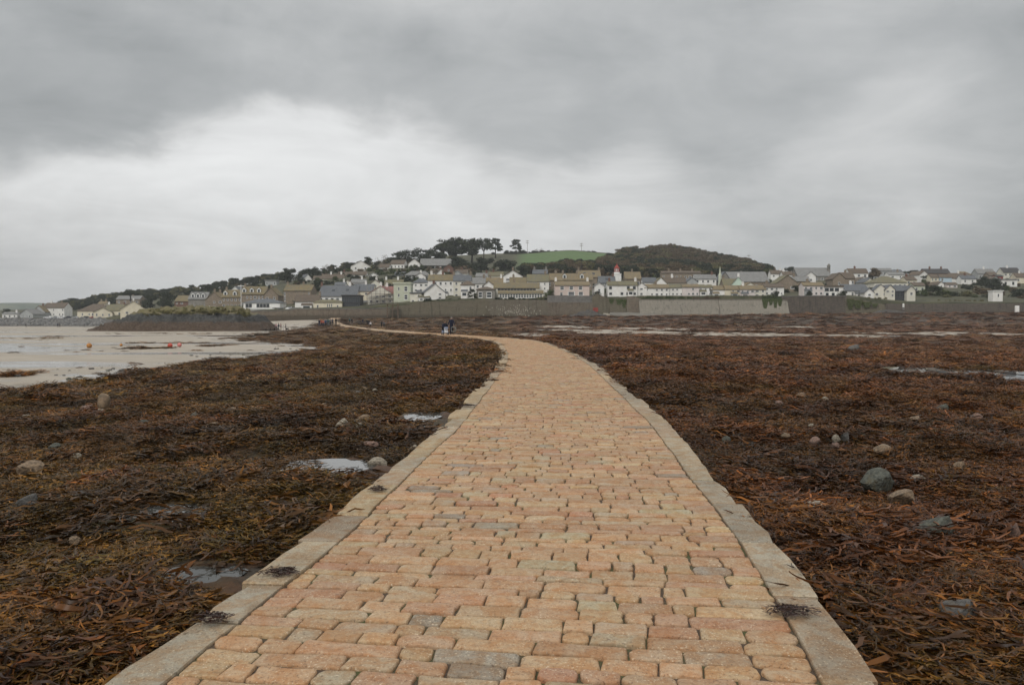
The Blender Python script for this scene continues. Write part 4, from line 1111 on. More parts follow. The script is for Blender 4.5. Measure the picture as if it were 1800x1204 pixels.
H('house','modern dark glass house under slate roof',1571,1598,502,511,523,313,'side',DARKW,SLATE,None,(),style='d',wl=[(.12+.19*k,.45,.17,.75) for k in range(5)])
H('house','white slate gable at the right of the glass house',1594,1609,502.5,510,523.5,311,'gable',IVORY,SLATE,(1,1))
H('house','large house with broad hipped olive-brown roof',1537,1594,484.5,497,508,352,'hip',IVORY,OLIVE,(7,1),(),dep=12)
H('house','low cream house with green-white wall among right garden shrubs',1606,1626,496.5,502,515,350,'side',PALEGREEN,BROWNR,(2,1))
H('house','grey flat-roofed house on the right skyline',1541,1568,471.5,476,487,470,'side',GREYW,GREYR,(3,1))
H('house','low slate bungalow on the skyline right of the grey house',1566,1586,474,477.5,488,480,'side',WHITE,SLATE,(3,1))
H('house','white gabled house among trees on the right slope',1615,1634,476.5,483,492,440,'gable',WHITE,BROWNR,(1,1),(),16)
H('house','dark roofed house on the skyline with two dormers',1625,1670,472.5,480,490,468,'side',BRICK,DARKR,(4,1),(.3,.75))
H('house','cream end house of the pale blue terrace',1636,1654,482,487.5,496,425,'side',CREAM,BROWNR,(3,1))
H('house','pale blue terrace house with brown roof on the right slope',1653,1673,482,487.5,497,424,'side',BLUEW,BROWNR,(3,1))
H('house','white house joined to the right of the blue terrace house',1672,1708,480,489,497,426,'side',WHITE,BROWNR,(5,1),(.5,))
H('house','ochre hipped house on the skyline above the white terrace end',1683,1708,477,483,491,455,'hip',STONE,OCHRE,(2,1))
H('cottage','small white gabled cottage below the pale blue terrace',1649,1660,495,500,507,392,'gable',WHITE,BROWNR,(1,1))
H('cottage','small white cottage with flat roof below the white terrace end',1665,1683,496.5,500,507,390,'side',PALEPINK,BROWNR,(2,1))
H('house','wide grey house with pale gable on the far right skyline',1719,1750,472.5,481,492,462,'side',GREYW,GREYR,(4,1),(.5,))
H('house','dark red house on the far right slope',1752,1763,483,486,496,430,'side',REDW,DARKR,(1,1))
H('house','brick-roofed house left of the dark red house',1738,1753,478,484,493,445,'side',STONE,BROWNR,(2,1))
H('house','white house with dark roof and gable on the far right skyline',1764,1794,470.5,479,487,455,'side',IVORY,DARKR,(4,1),(.4,))
H('house','low white house with two dark windows on the far right slope',1761,1788,488,492.5,504,405,'flat',WHITE,GREYR,(2,1),style='d')
H('house','cream house cut off at the right edge of the town',1786,1822,480,487,498,430,'side',CREAM,BROWNR,(4,1),(.3,))
# up the hill, centre left
H('house','white house with brown roof and gable high on the slope',617,651,458.5,468,476,470,'gable',WHITE,BROWNR,(2,1),(),12)
H('cottage','white cottage with twin gables below the high white house',615,644,477,483,491,440,'side',WHITE,BROWNR,(4,1),(.2,))
H('cottage','small white gabled house right of the twin-gabled cottage',645,668,480,486,493,435,'gable',WHITE,GREYR,(2,1))
H('house','white house with dark windows and sloping roof high among trees',685,711,457,464,474,490,'side',WHITE,BROWNR,(4,1),(),-14)
H('house','white gabled house below the dark hill trees',718,738,455.5,463,473,488,'gable',WHITE,BROWNR,(2,1))
H('building','long grey-roofed building below the big pines',738,793,454,466.5,474,494,'side',DARKW,GREYR,(9,1),(),dep=12,cat='building')
H('building','pale grey house with broad hipped grey roof on the mid slope',712,756,476,484,498,405,'hip',GREYW,GREYR,(6,1),(),cat='building')
H('house','white house with tall chimney left of the pale grey house',617,642,490.5,497,506,385,'side',WHITE,GREYR,(3,1),(.7,),chm=WHITE)
H('house','white chimneyed house behind the scaffolded house',652,668,492,498,508,372,'gable',IVORY,BROWNR,(1,1),(.3,),chm=WHITE)
H('house','white pointed house between the scaffolded house and grey house',676,708,491.5,499,510,368,'side',IVORY,OLIVE,(3,1),(.05,.7),chm=WHITE)
H('shed','orange-brown shed roof among shrubs below the long grey building',780,797,465,471,480,452,'gable',BRICK,BROWNR,(1,1),cat='shed')

for lb, u0, u1, vr, ve, vb_, D, ty, wl_, rf_, ch in (
 ('white cottage tucked above the big slate roof',588,606,496,501,510,372,'side',WHITE,SLATE,(.8,)),
 ('ivory gable between the slope bungalow and the slate roofs',604,618,492,499,508,380,'gable',IVORY,BROWNR,()),
 ('small white house left of the pale grey house on the slope',694,712,478,484,493,430,'side',WHITE,SLATE,(.2,)),
 ('white house under the long grey building on the slope',756,778,473,479,488,440,'side',WHITE,BROWNR,(.8,)),
 ('grey gabled house beside the orange-brown shed',796,812,476,483,494,420,'gable',GREYW,SLATE,()),
 ('ivory house with brown roof above the narrow cream house',800,822,474,480,490,425,'side',IVORY,BROWNR,(.5,)),
 ('small white gable above the big white house',768,782,474,481,490,412,'gable',WHITE,GREYR,(.4,)),
 ('olive-roofed house left of the white gable above the inn',858,884,478,485,497,392,'side',IVORY,OLIVE,(.3,)),
 ('white cottage between the olive-roofed house and the palm',836,856,480,486,497,384,'side',WHITE,GREYR,(.9,)),
 ('slate house behind the plain white house on the sea front',936,962,474,481,494,375,'side',GREYSTONE,SLATE,(.1,.9)),
 ('white chimneyed cottage above the mossy roof of the big white house',730,748,480,486,494,400,'gable',WHITE,BROWNR,(.3,)),
 ('cream cottage left of the twin-gabled slope cottage',594,614,478,484,492,448,'side',CREAM,BROWNR,(.5,)),
 ('white house between twin-gabled cottage and high trees',666,684,464,470,478,476,'side',WHITE,BROWNR,()),
 ('stone house behind the ochre-roofed row on the right',1290,1318,481,489,500,392,'side',GREYSTONE,SLATE,(.5,)),
 ('white cottage above the grey-roofed stone house',1376,1394,477,483,492,420,'side',WHITE,BROWNR,(.2,)),
 ('ivory gable left of the broad hipped roof',1520,1538,489,496,506,372,'gable',IVORY,SLATE,()),
 ('white bungalow above the broad hipped roof',1562,1590,478,483,491,430,'side',WHITE,GREYR,(.7,)),
 ('cream cottage right of the broad hipped roof',1592,1612,486,492,502,385,'side',CREAM,BROWNR,(.3,)),
 ('white dormer house below the ochre hipped skyline house',1690,1716,484,490,499,418,'side',WHITE,SLATE,(.4,)),
 ('grey gable between the dark red house and the low white house',1742,1758,486,492,502,415,'gable',GREYW,BROWNR,())):
    H('cottage', lb, u0, u1, vr, ve, vb_, D, ty, wl_, rf_, (2, 1), ch, R.uniform(-10, 10))

# ------------------------------------------------------------------ sea walls
def wallmat(name, c1, c2, c3, course=.45):
    m, t, b = newmat(name)
    br = nn(t, 'ShaderNodeTexBrick', offset=.5, i_Scale=1.0, i_Mortar_Size=.03, i_Mortar_Smooth=.3, i_Brick_Width=1.1, i_Row_Height=course)
    sp_ = nn(t, 'ShaderNodeSeparateXYZ'); lk(t, nn(t, 'ShaderNodeNewGeometry').outputs['Position'], sp_.inputs[0])
    n1 = tnoise(t, .5, 5, .65, 'World'); n2 = tnoise(t, 1.8, 5, .7, 'World'); n3 = tnoise(t, 1.0, 4, .6, 'World', .3, (1.3, 1, .12))
    cb_ = nn(t, 'ShaderNodeCombineXYZ'); lk(t, math_(t, 'ADD', sp_.outputs[0], math_(t, 'MULTIPLY', n2, .5)), cb_.inputs[0]); lk(t, math_(t, 'ADD', sp_.outputs[2], math_(t, 'MULTIPLY', n1, .5)), cb_.inputs[1])
    lk(t, cb_.outputs[0], br.inputs['Vector'])
    br.inputs['Color1'].default_value = (*c1, 1); br.inputs['Color2'].default_value = (*c2, 1); br.inputs['Mortar'].default_value = (*(x * .6 for x in c2), 1)
    c = mixc(t, mapr(t, n1, .42, .62, 0, .8), br.outputs[0], c3)
    c = mixc(t, mapr(t, n3, .52, .68, 0, .7), c, tuple(x * .5 for x in c2))                      # streaks running down
    c = mixc(t, mapr(t, n2, .56, .72, 0, .6), c, tuple(min(.6, x * 1.5) for x in c1))
    zz = math_(t, 'ADD', sp_.outputs[2], math_(t, 'MULTIPLY', math_(t, 'SUBTRACT', n2, .5), 2.0))
    c = mixc(t, mapr(t, zz, 3.6, 2.4, 0, .8), c, (.055, .042, .026))                              # weed line at the foot
    lk(t, c, b.inputs['Base Color']); b.inputs['Roughness'].default_value = .92; bump(t, b, math_(t, 'ADD', br.outputs['Fac'], n2), .6, .12)
    MATS[name] = m
    return m
W_BROWN = wallmat('seawall_brown', (.185, .145, .105), (.125, .10, .075), (.16, .135, .10))
W_GREEN = wallmat('seawall_mossy', (.165, .138, .095), (.12, .105, .072), (.142, .125, .085))
W_MOTTLE = wallmat('seawall_mottled', (.175, .145, .105), (.13, .11, .082), (.155, .14, .10))
W_CONC = wallmat('seawall_concrete', (.245, .222, .182), (.225, .205, .168), (.21, .19, .155), 2.3)
W_GREY = plain('seawall_grey', (.17, .16, .15), (.12, .115, .105), .7, .9, c3=(.21, .2, .18), s3=2.2, bmp=.12)
W_DARK = wallmat('seawall_dark', (.12, .097, .078), (.08, .066, .055), (.105, .088, .066), .4)
PATCH = plain('lime_patch', (.40, .37, .31), (.29, .265, .215), 1.2, .9)
def seawall(label, pts, D, mat, batter=.5, thick=1.4, cap=None, name='sea_wall'):
    mb = MB(); V = []; n = len(pts)
    for i, (u, vt, vb_) in enumerate(pts):
        a = at(u, vt, D); b_ = at(u, vb_, D - batter)
        V += [(a.x, D - batter, b_.z - 2.0), (a.x, D - batter, b_.z), (a.x, D, a.z), (a.x, D + thick, a.z), (a.x, D + thick, a.z - 6)]
    Fc = []
    for i in range(n - 1):
        for k in range(4): Fc.append((i*5+k, i*5+5+k, i*5+6+k, i*5+1+k))
    Fc += [(4, 3, 2, 1, 0), tuple((n-1)*5 + k for k in range(5))]
    c0 = Vector(V[0]); mb.add([Vector(p) - c0 for p in V], Fc)
    root = empty(name, c0); tag(root, label, 'wall', 'sea walls below the town')
    mb.build('wall', mat, root)
    if cap:
        q = MB(); C = []
        for i, (u, vt, vb_) in enumerate(pts):
            a = at(u, vt, D); C += [(a.x, D - .12, a.z + .02), (a.x, D - .12, a.z + .32), (a.x, D + .7, a.z + .32), (a.x, D + .7, a.z + .02)]
        Fq = [(i*4+k, i*4+4+k, i*4+4+(k+1)%4, i*4+(k+1)%4) for i in range(n-1) for k in range(4)] + [(3, 2, 1, 0), tuple((n-1)*4+k for k in range(4))]
        q.add([Vector(p) - c0 for p in C], Fq); q.build('coping', cap, root)
    return root
seawall('brown stone sea wall below the ribbon-windowed white building', [(420,551,570),(440,548,568.5),(480,547,567),(521,545,564)], 301.8, W_BROWN, .6, 1.5, W_GREY)
seawall('long stone sea wall below the slate-roofed houses', [(516,544,564),(560,544,563),(640,543.5,561),(688,542,560)], 301.5, W_BROWN, .5, 2.2, W_GREY)
seawall('mossy sea wall with sloping top below the pale green building', [(686,541,560),(700,538,559),(718,535,558.5),(735,531,558),(800,529.5,557),(836,527.5,556.5),(862,526.5,556.5)], 301, W_GREEN, .5, 2.4)
sw = seawall('sea wall with flaking white lime patches below the inn', [(860,527,556.5),(910,527,557),(962,527.5,557.5)], 300.2, W_MOTTLE, .4, 3.0)
mb = MB(); o3 = sw.location
for k in range(130):                                          # remains of limewash
    u = R.gauss(906, 22); v = 536 + 19 * R.random() ** .8; a = at(u, v, 299.78 + .4 * (556 - v) / 30 - .06)
    w_, h_ = R.uniform(.07, .26), R.uniform(.10, .55); p = Vector((a.x, a.y, a.z)) - o3; nn_ = 7
    ring = [(p.x + w_ * math.cos(6.28*i/nn_) * R.uniform(.5, 1.1), p.y, p.z + h_ * math.sin(6.28*i/nn_) * R.uniform(.5, 1.1)) for i in range(nn_)]
    mb.add(ring + [(x_, y_ + .25, z_) for x_, y_, z_ in ring], [tuple(range(nn_))] + [(i, i+nn_, (i+1)%nn_+nn_, (i+1)%nn_) for i in range(nn_)])
tag(mb.build('lime_patches', PATCH, sw), kind='stuff')
seawall('brown lower sea wall below the pink cottage', [(960,531.5,558.5),(1000,531.5,558),(1043,532,556.5)], 300.4, W_BROWN, .5, 3.0)
seawall('grey garden wall between the pink cottage and the lower sea wall', [(962,519.5,533),(1005,519.5,533),(1044,520,533)], 301.6, W_GREY, .1, .7)
seawall('weathered broken wall corner covered with weeds right of the pink cottage', [(1041,522,550),(1050,516,551),(1058,520,551),(1066,523,550)], 301, W_GREEN, .6, 2.6)
seawall('low brown wall with hanging ivy left of the concrete sea wall', [(1064,525,549),(1085,524,548),(1106,525,548)], 301.6, W_GREEN, .4, 2.0)
seawall('stone buttress at the left end of the concrete sea wall', [(1102,521,549),(1112,520.5,549),(1125,525,549.5)], 301.2, W_BROWN, 1.2, 2.4)
seawall('sloping concrete sea wall, left of its two bays', [(1123,527.5,551),(1190,527.5,552),(1262.6,527.5,553)], 300.5, W_CONC, 2.6, 2.4, W_CONC)
seawall('sloping concrete sea wall with ivy, right of its two bays', [(1263.4,527.5,553),(1320,527.5,553),(1372,527.5,552),(1384,530,552.5)], 300.1, W_CONC, 2.8, 2.4, W_CONC)
seawall('dark rubble sea wall below the pale pink house', [(1374,522,550),(1430,521,550),(1488,521,551)], 301.7, W_DARK, .6, 2.0, W_GREY)
seawall('ivy-grown slipway wall stepping down to the right beach', [(1486,522.5,551),(1510,526,551),(1535,532,550.5),(1560,536,550)], 301.6, W_GREEN, .6, 3.0)
seawall('long low dark wall under the grass bank on the right', [(1557,534,551),(1620,534,551.5),(1700,533.5,552),(1780,533,553),(1880,532,554)], 301.4, W_DARK, .8, 2.6)
# sloping concrete apron at the foot of the concrete wall
V = []
for u, v0, v1 in ((1072,549,553),(1110,549,556),(1160,551,559),(1230,552,559),(1300,552,557),(1376,551.5,554)):
    V += [tuple(at(u, v0, 299.5)), tuple(at(u, v1, 288)), tuple(at(u, v1, 288) - Vector((0, 0, 1.5)))]
tag(obj('slipway', mesh_py('slipway', V, [(i*3+k, i*3+3+k, i*3+4+k, i*3+1+k) for i in range(5) for k in range(2)]), plain('slip_concrete', (.19, .175, .15), (.14, .13, .11), .3, .9, bmp=.04)), kind='structure')
# pale steps down to the beach in front of the broken wall
mb = MB(); p0 = at(1066, 551, 296)
for k in range(7):
    a = at(1064 + k * 5.2, 550.5 + k * .95, 296 - k * .9) - p0
    mb.box(a.x - .7, a.x + .85, a.y - .8, a.y + .8, a.z - 1.0, a.z)
st = mb.build('beach_steps', plain('pale_concrete', (.50, .46, .38), (.42, .39, .33), 1.0, .9), None, p0)
tag(st, 'pale steps leading down to the beach by the broken wall', 'steps')
mb = MB(); mb.box(-.9, .9, -.05, .05, 0, 1.5); p = at(1047, 548, 299.3); sg = empty('sign_board', p); tag(sg, 'faded red notice board on the broken wall', 'sign')
mb.build('board', REDW, sg); mb = MB(); mb.box(-.8, -.7, .06, .16, -1.2, 1.3); mb.build('post', DTRIM, sg); mb = MB(); mb.box(.7, .8, .06, .16, -1.2, 1.3); mb.build('post', DTRIM, sg)

# ------------------------------------------------------------------ rocks
m, t, b = newmat('outcrop_rock')
pz = nn(t, 'ShaderNodeSeparateXYZ'); lk(t, nn(t, 'ShaderNodeNewGeometry').outputs['Position'], pz.inputs[0])
r1 = tnoise(t, .5, 5, .65, 'World', .4, (1, 1, 2.5)); r2 = tnoise(t, 2.4, 5, .7, 'World')
zz = math_(t, 'ADD', pz.outputs[2], math_(t, 'MULTIPLY', math_(t, 'SUBTRACT', r1, .5), 1.6))
c = mixc(t, mapr(t, r2, .4, .6, 0, 1), (.050, .030, .018), (.085, .058, .038))
c = mixc(t, mapr(t, zz, .6, 1.2, 0, 1), c, mixc(t, mapr(t, r2, .4, .65, 0, 1), (.028, .029, .029), (.07, .068, .06)))
c = mixc(t, mapr(t, zz, 2.5, 3.0, 0, 1), c, mixc(t, mapr(t, r2, .35, .6, 0, 1), (.12, .115, .04), (.16, .13, .07)))
lk(t, c, b.inputs['Base Color']); b.inputs['Roughness'].default_value = .85; bump(t, b, math_(t, 'ADD', r1, r2), .9, .25)
ROCKM = m
ROCKD = plain('dark_rock', (.045, .043, .042), (.075, .068, .06), .8, .85, bmp=.15, c3=(.10, .085, .065), s3=2.0)
def outcrop(label, prof, D, depth, mat, nx=110, ny=44, jag=.9, seed=0, skirt=1.2):
    us = np.linspace(prof[0][0], prof[-1][0], nx); vt = np.interp(us, [p[0] for p in prof], [p[1] for p in prof]); vb_ = np.interp(us, [p[0] for p in prof], [p[2] for p in prof])
    c0 = at((us[0] + us[-1]) / 2, vb_.mean(), D)
    tops = [at(us[i], vt[i], D) for i in range(nx)]
    X_ = np.repeat(np.array([p.x for p in tops])[:, None], ny, 1); ZT = np.repeat(np.array([p.z for p in tops])[:, None], ny, 1)
    Qn = np.repeat(np.linspace(-1, 1, ny)[None], nx, 0); Y_ = D + Qn * depth
    e_ = np.maximum(0, 1 - np.abs(Qn) ** 2.2) ** .55
    rid = 1 - np.abs(2 * fbm(X_ / 3.2 + 3, Y_ / 2.6, 4, seed) - 1); st_ = fbm(X_ / 1.1, Y_ / 1.0, 3, seed + 3) - .5
    base = flat_z(X_, Y_)
    h = (ZT - base) * e_ * (1 - jag * .42 * (1 - rid) * (1.2 - e_)) + (st_ * 1.5 + (fbm(X_ / .45, Y_ / .45, 2, seed + 6) - .5) * .8) * jag * np.minimum(1, e_ * 2)
    h = h + (rid - .62) * 2.4 * jag * np.minimum(1, e_ * 1.6) * np.minimum(1, (ZT - base) / 3)
    h = h - .6 * ((h * .7 + X_ * .12) % 1.0) * jag * np.minimum(1, e_ * 2)
    Z_ = base - skirt * (1 - e_) + h
    V = np.stack([X_ + st_ * .5 - c0.x, Y_ - c0.y + (rid - .5), Z_ - c0.z], -1).reshape(-1, 3)
    ix = np.arange(nx * ny).reshape(nx, ny)
    q_ = np.stack([ix[:-1, :-1], ix[1:, :-1], ix[1:, 1:], ix[:-1, 1:]], -1).reshape(-1, 4)
    o = obj('rock_outcrop', mesh_np('rock_outcrop', V, q_), mat, None, c0); tag(o, label, 'rock'); return o
big_rock = outcrop('big dark rock outcrop with scrub on top on the left sand', [(168,584,586),(185,577,586),(205,567,586),(228,561,586),(246,551,585),(262,545,585),(300,543,584),(350,542,583),(405,543,581),(430,547,580),(448,555,579),(462,566,578),(475,577,578)], 192, 13, ROCKM, seed=5)
outcrop('low dark rocks below the broken wall', [(995,556,558),(1010,552,558),(1022,547,558),(1035,546,558),(1048,549,557),(1066,553,557)], 293, 4, ROCKD, 50, 20, .5, 9)
outcrop('small weedy rock at the foot of the concrete slip', [(1118,561,562),(1126,557.5,562),(1134,557,562),(1143,561,562)], 284, 3, ROCKM, 30, 16, .4, 12)
outcrop('dark rock ledge on the right beach below the slipway wall', [(1528,555,556),(1545,546,556),(1570,544.5,556),(1590,547,556),(1612,555,556)], 292, 4, ROCKD, 60, 20, .6, 15)
outcrop('flat dark rocks below the rubble sea wall', [(1395,556,557),(1415,553,557),(1440,554,557),(1480,553,557),(1530,554,556)], 293, 3, ROCKD, 70, 16, .4, 18)
outcrop('low dark mound of rock in the weed on the right shore', [(1590,622,623),(1605,619,623),(1622,619,623),(1634,622,623)], 59, 1.0, ROCKD, 30, 14, .1, 21, .4)

def boulder_mesh(seed, flat=.6, facet=.0):
    rn = random.Random(seed); import bmesh
    bm = bmesh.new(); bmesh.ops.create_icosphere(bm, subdivisions=3, radius=.5)
    o_ = Vector((rn.uniform(-9, 9), rn.uniform(-9, 9), rn.uniform(-9, 9)))
    cuts = [(Vector((rn.gauss(0, 1), rn.gauss(0, 1), rn.gauss(0, .6))).normalized(), rn.uniform(.26, .40)) for _ in range(12 if facet else 8)]
    for v in bm.verts:
        p = v.co.copy()
        k = 1 + .34 * mnoise.noise(p * 2.1 + o_) + .12 * mnoise.noise(p * 6 + o_) + .05 * mnoise.noise(p * 14 + o_)
        p *= k
        for n_, d_ in cuts:
            ex = p.dot(n_) - d_
            if ex > 0: p -= n_ * ex * (.97 if facet else .88)
        v.co = Vector((p.x, p.y, p.z))
    me = bpy.data.meshes.new('boulder'); bm.to_mesh(me); bm.free()
    if not facet: me.polygons.foreach_set('use_smooth', [True] * len(me.polygons))
    zs = [v.co.z for v in me.vertices]; xs_ = [v.co.x for v in me.vertices]; ys_ = [v.co.y for v in me.vertices]
    sx2, sy2, sz2 = max(xs_) - min(xs_), max(ys_) - min(ys_), max(zs) - min(zs)
    for v in me.vertices: v.co = Vector((v.co.x / sx2, v.co.y / sy2, (v.co.z - min(zs)) / sz2))
    return me
ROCKC = {}
def rock_mat(key, c1, c2, c3): ROCKC[key] = plain('stone_' + key, tuple(x * .85 for x in c1), tuple(x * .62 for x in c2), 7.0, .7, lo=.4, hi=.6, bmp=.05, coord='Object', c3=tuple(x * .6 for x in c3), s3=4.5, detail=8)
rock_mat('tan', (.31, .22, .14), (.23, .165, .11), (.16, .13, .09)); rock_mat('pale', (.42, .37, .29), (.31, .27, .21), (.2, .18, .13))
rock_mat('grey', (.15, .145, .135), (.11, .105, .10), (.2, .18, .15)); rock_mat('green', (.125, .13, .105), (.09, .095, .08), (.15, .13, .08))
rock_mat('pink', (.30, .19, .145), (.22, .145, .115), (.16, .12, .1)); rock_mat('orange', (.36, .18, .09), (.27, .15, .085), (.2, .13, .09))
BM = {}
def bmesh_for(i, facet, key):
    k = (i, facet, key)
    if k not in BM:
        me = boulder_mesh(300 + i, .6, facet); me.materials.append(ROCKC[key]); BM[k] = me
    return BM[k]
def boulder(u, v, w, h, key, label=None, facet=0, group=None, name='boulder'):
    """centre of the visible stone in photo pixels, width and height in pixels"""
    p = hit(u, v + h * .5); k = p.y / F
    o = obj(name, bmesh_for(R.randrange(6), facet, key), None, None, (p.x, p.y + w * k * .3, p.z - h * k * .30), R.uniform(-.5, .5), (w * k * 1.05, w * k * R.uniform(.7, .95), h * k * 1.38))
    o.rotation_euler = (R.uniform(-.1, .1), R.uniform(-.12, .12), R.uniform(-.5, .5))
    tag(o, label or 'small stone lying among the seaweed', 'stone', group or ('stones among the seaweed' if not label else None))
for a in STONES:
    boulder(a[0], a[1], a[2], a[3], a[4], a[5], a[6])
for k in range(150):                                         # lesser stones
    side = R.random() < .5
    u = R.uniform(20, 860) if side else R.uniform(1120, 1795); v = 596 + 190 * R.random() ** 1.8
    p = hit(u, v); tt, _c = side_dist(p.x, p.y)
    if abs(float(tt)) < 2.3 or (u < 600 and float(sand_d(p.x, p.y)) > -1): continue
    s_ = R.uniform(.09, .26) * F / p.y
    ck_ = R.choice(('tan', 'pale', 'grey', 'green', 'pink', 'tan', 'pale'))
    boulder(u, v, s_, s_ * R.uniform(.35, .6), ck_, 'small %s stone in the %s weed %s of the causeway' % ({'green': 'grey-green'}.get(ck_, ck_), 'nearer' if p.y < 16 else 'middle-distance' if p.y < 30 else 'far', 'left' if side else 'right'), 0, 'stones among the seaweed')
for k in range(90):
    q = SAND[R.choice(range(2, 9))]; q2 = SAND[R.choice(range(2, 9))]; f = R.random() * .3
    x = q[0] * (1 - f) + q2[0] * f + R.uniform(-5, 2.5); y = q[1] * (1 - f) + q2[1] * f + R.uniform(-1, 3)
    if float(sand_d(x, y)) < -1.2: continue
    s_ = R.uniform(.08, .30)
    o = obj('stone', bmesh_for(R.randrange(6), 0, R.choice(('grey', 'green', 'grey'))), None, None, (x, y, float(ground_z(x, y)) - .04), R.uniform(0, 3), (s_, s_ * .8, s_ * .45))
    tag(o, 'small dark stone along the wet edge of the sand', 'stone', 'stones along the wet sand edge')
# standing stone on its footing
p = hit(183, 731); k = p.y / F
root = empty('standing_stone', p); tag(root, 'upright granite marker stone standing on a squat footing in the weed', 'marker stone')
mb = MB(); mb.lathe([(.46, -.1), (.5, .1), (.47, .32), (.40, .38)], n=12); q = mb.mesh('footing', ROCKC['pale'], True)
for v in q.vertices: v.co = Vector((v.co.x * 1.0 * 24 * k, v.co.y * 1.0 * 22 * k, v.co.z * 36 * k)) + Vector((mnoise.noise(v.co * 3), 0, mnoise.noise(v.co * 3 + Vector((5, 0, 0))))) * 1.2 * k
obj('footing', q, None, root)
mb = MB(); mb.lathe([(.42, 0), (.45, .3), (.44, .65), (.36, .9), (.2, 1.0), (.02, 1.03)], n=12); q = mb.mesh('shaft', ROCKC['tan'], True)
for v in q.vertices: v.co = Vector((v.co.x * 24 * k, v.co.y * 20 * k, v.co.z * 27 * k + 12 * k)) + Vector((mnoise.noise(v.co * 4), 0, mnoise.noise(v.co * 4 + Vector((5, 0, 0))))) * 1.6 * k
obj('shaft', q, None, root)
# rock armour below the far left houses
mbv, mbf, nbv = [], [], 0
for k in range(520):
    u = R.uniform(-60, 186); D = R.uniform(432, 452); f = (D - 432) / 20
    v = 573 - 13 * f * R.uniform(.85, 1.0); a = at(u, v, D); s_ = R.uniform(.9, 2.4)
    src = BMV if k else None
    if k == 0:
        BMV = []
        for i in range(4):
            import bmesh as _b
            bm = _b.new(); _b.ops.create_icosphere(bm, subdivisions=1, radius=.6)
            for v_ in bm.verts: v_.co *= 1 + .35 * mnoise.noise(v_.co * 2 + Vector((i * 4.0, 0, 0)))
            BMV.append(([v_.co.copy() for v_ in bm.verts], [[x_.index for x_ in f_.verts] for f_ in bm.faces])); bm.free()
    Vr, Fr = R.choice(BMV); M = Matrix.Rotation(R.uniform(0, 6), 3, 'Z') @ Matrix.Rotation(R.uniform(0, 6), 3, 'X')
    mbv += [tuple(a + (M @ v_) * s_) for v_ in Vr]; mbf += [tuple(i + nbv for i in f_) for f_ in Fr]; nbv += len(Vr)
tag(obj('rock_armour', mesh_py('rock_armour', mbv, mbf), plain('armour_stone', (.17, .165, .16), (.10, .10, .098), .35, .9, c3=(.24, .23, .21), s3=.8)), 'bank of grey boulders protecting the far left shore', 'rocks', kind='stuff')
V = []
for i in range(30):
    u = -100 + 300 * i / 29; V += [tuple(at(u, 574, 430)), tuple(at(u, 560, 452)), tuple(at(u, 559.5, 462))]
tag(obj('embankment', mesh_py('embankment', V, [(i*3+k, i*3+3+k, i*3+4+k, i*3+1+k) for i in range(29) for k in range(2)]), plain('bank_earth', (.12, .11, .10), (.08, .075, .07), .4, .95)), kind='structure')

# ------------------------------------------------------------------ trees and shrubs
def leafmat(name, c1, c2, c3=None):
    m, t, b = newmat(name)
    f = attr(t, 'fc'); rnd = nn(t, 'ShaderNodeObjectInfo').outputs['Random']
    c = mixc(t, f, c1, c2); c = mixc(t, mapr(t, rnd, 0, 1, 0, .35), c, c3 or c2)
    lk(t, c, b.inputs['Base Color']); b.inputs['Roughness'].default_value = .8; b.inputs['Specular IOR Level'].default_value = .2
    return m
L_DARK = leafmat('foliage_evergreen', (.014, .021, .011), (.048, .058, .025), (.03, .032, .02))
L_GREEN = leafmat('foliage_green', (.035, .052, .016), (.095, .12, .04), (.10, .095, .04))
L_BROWN = leafmat('foliage_autumn', (.06, .045, .026), (.175, .12, .07), (.12, .10, .05))
L_OLIVE = leafmat('foliage_olive', (.06, .065, .025), (.19, .175, .07), (.20, .15, .08))
BARK = plain('bark', (.06, .05, .04), (.04, .034, .028), 3.0, .95)
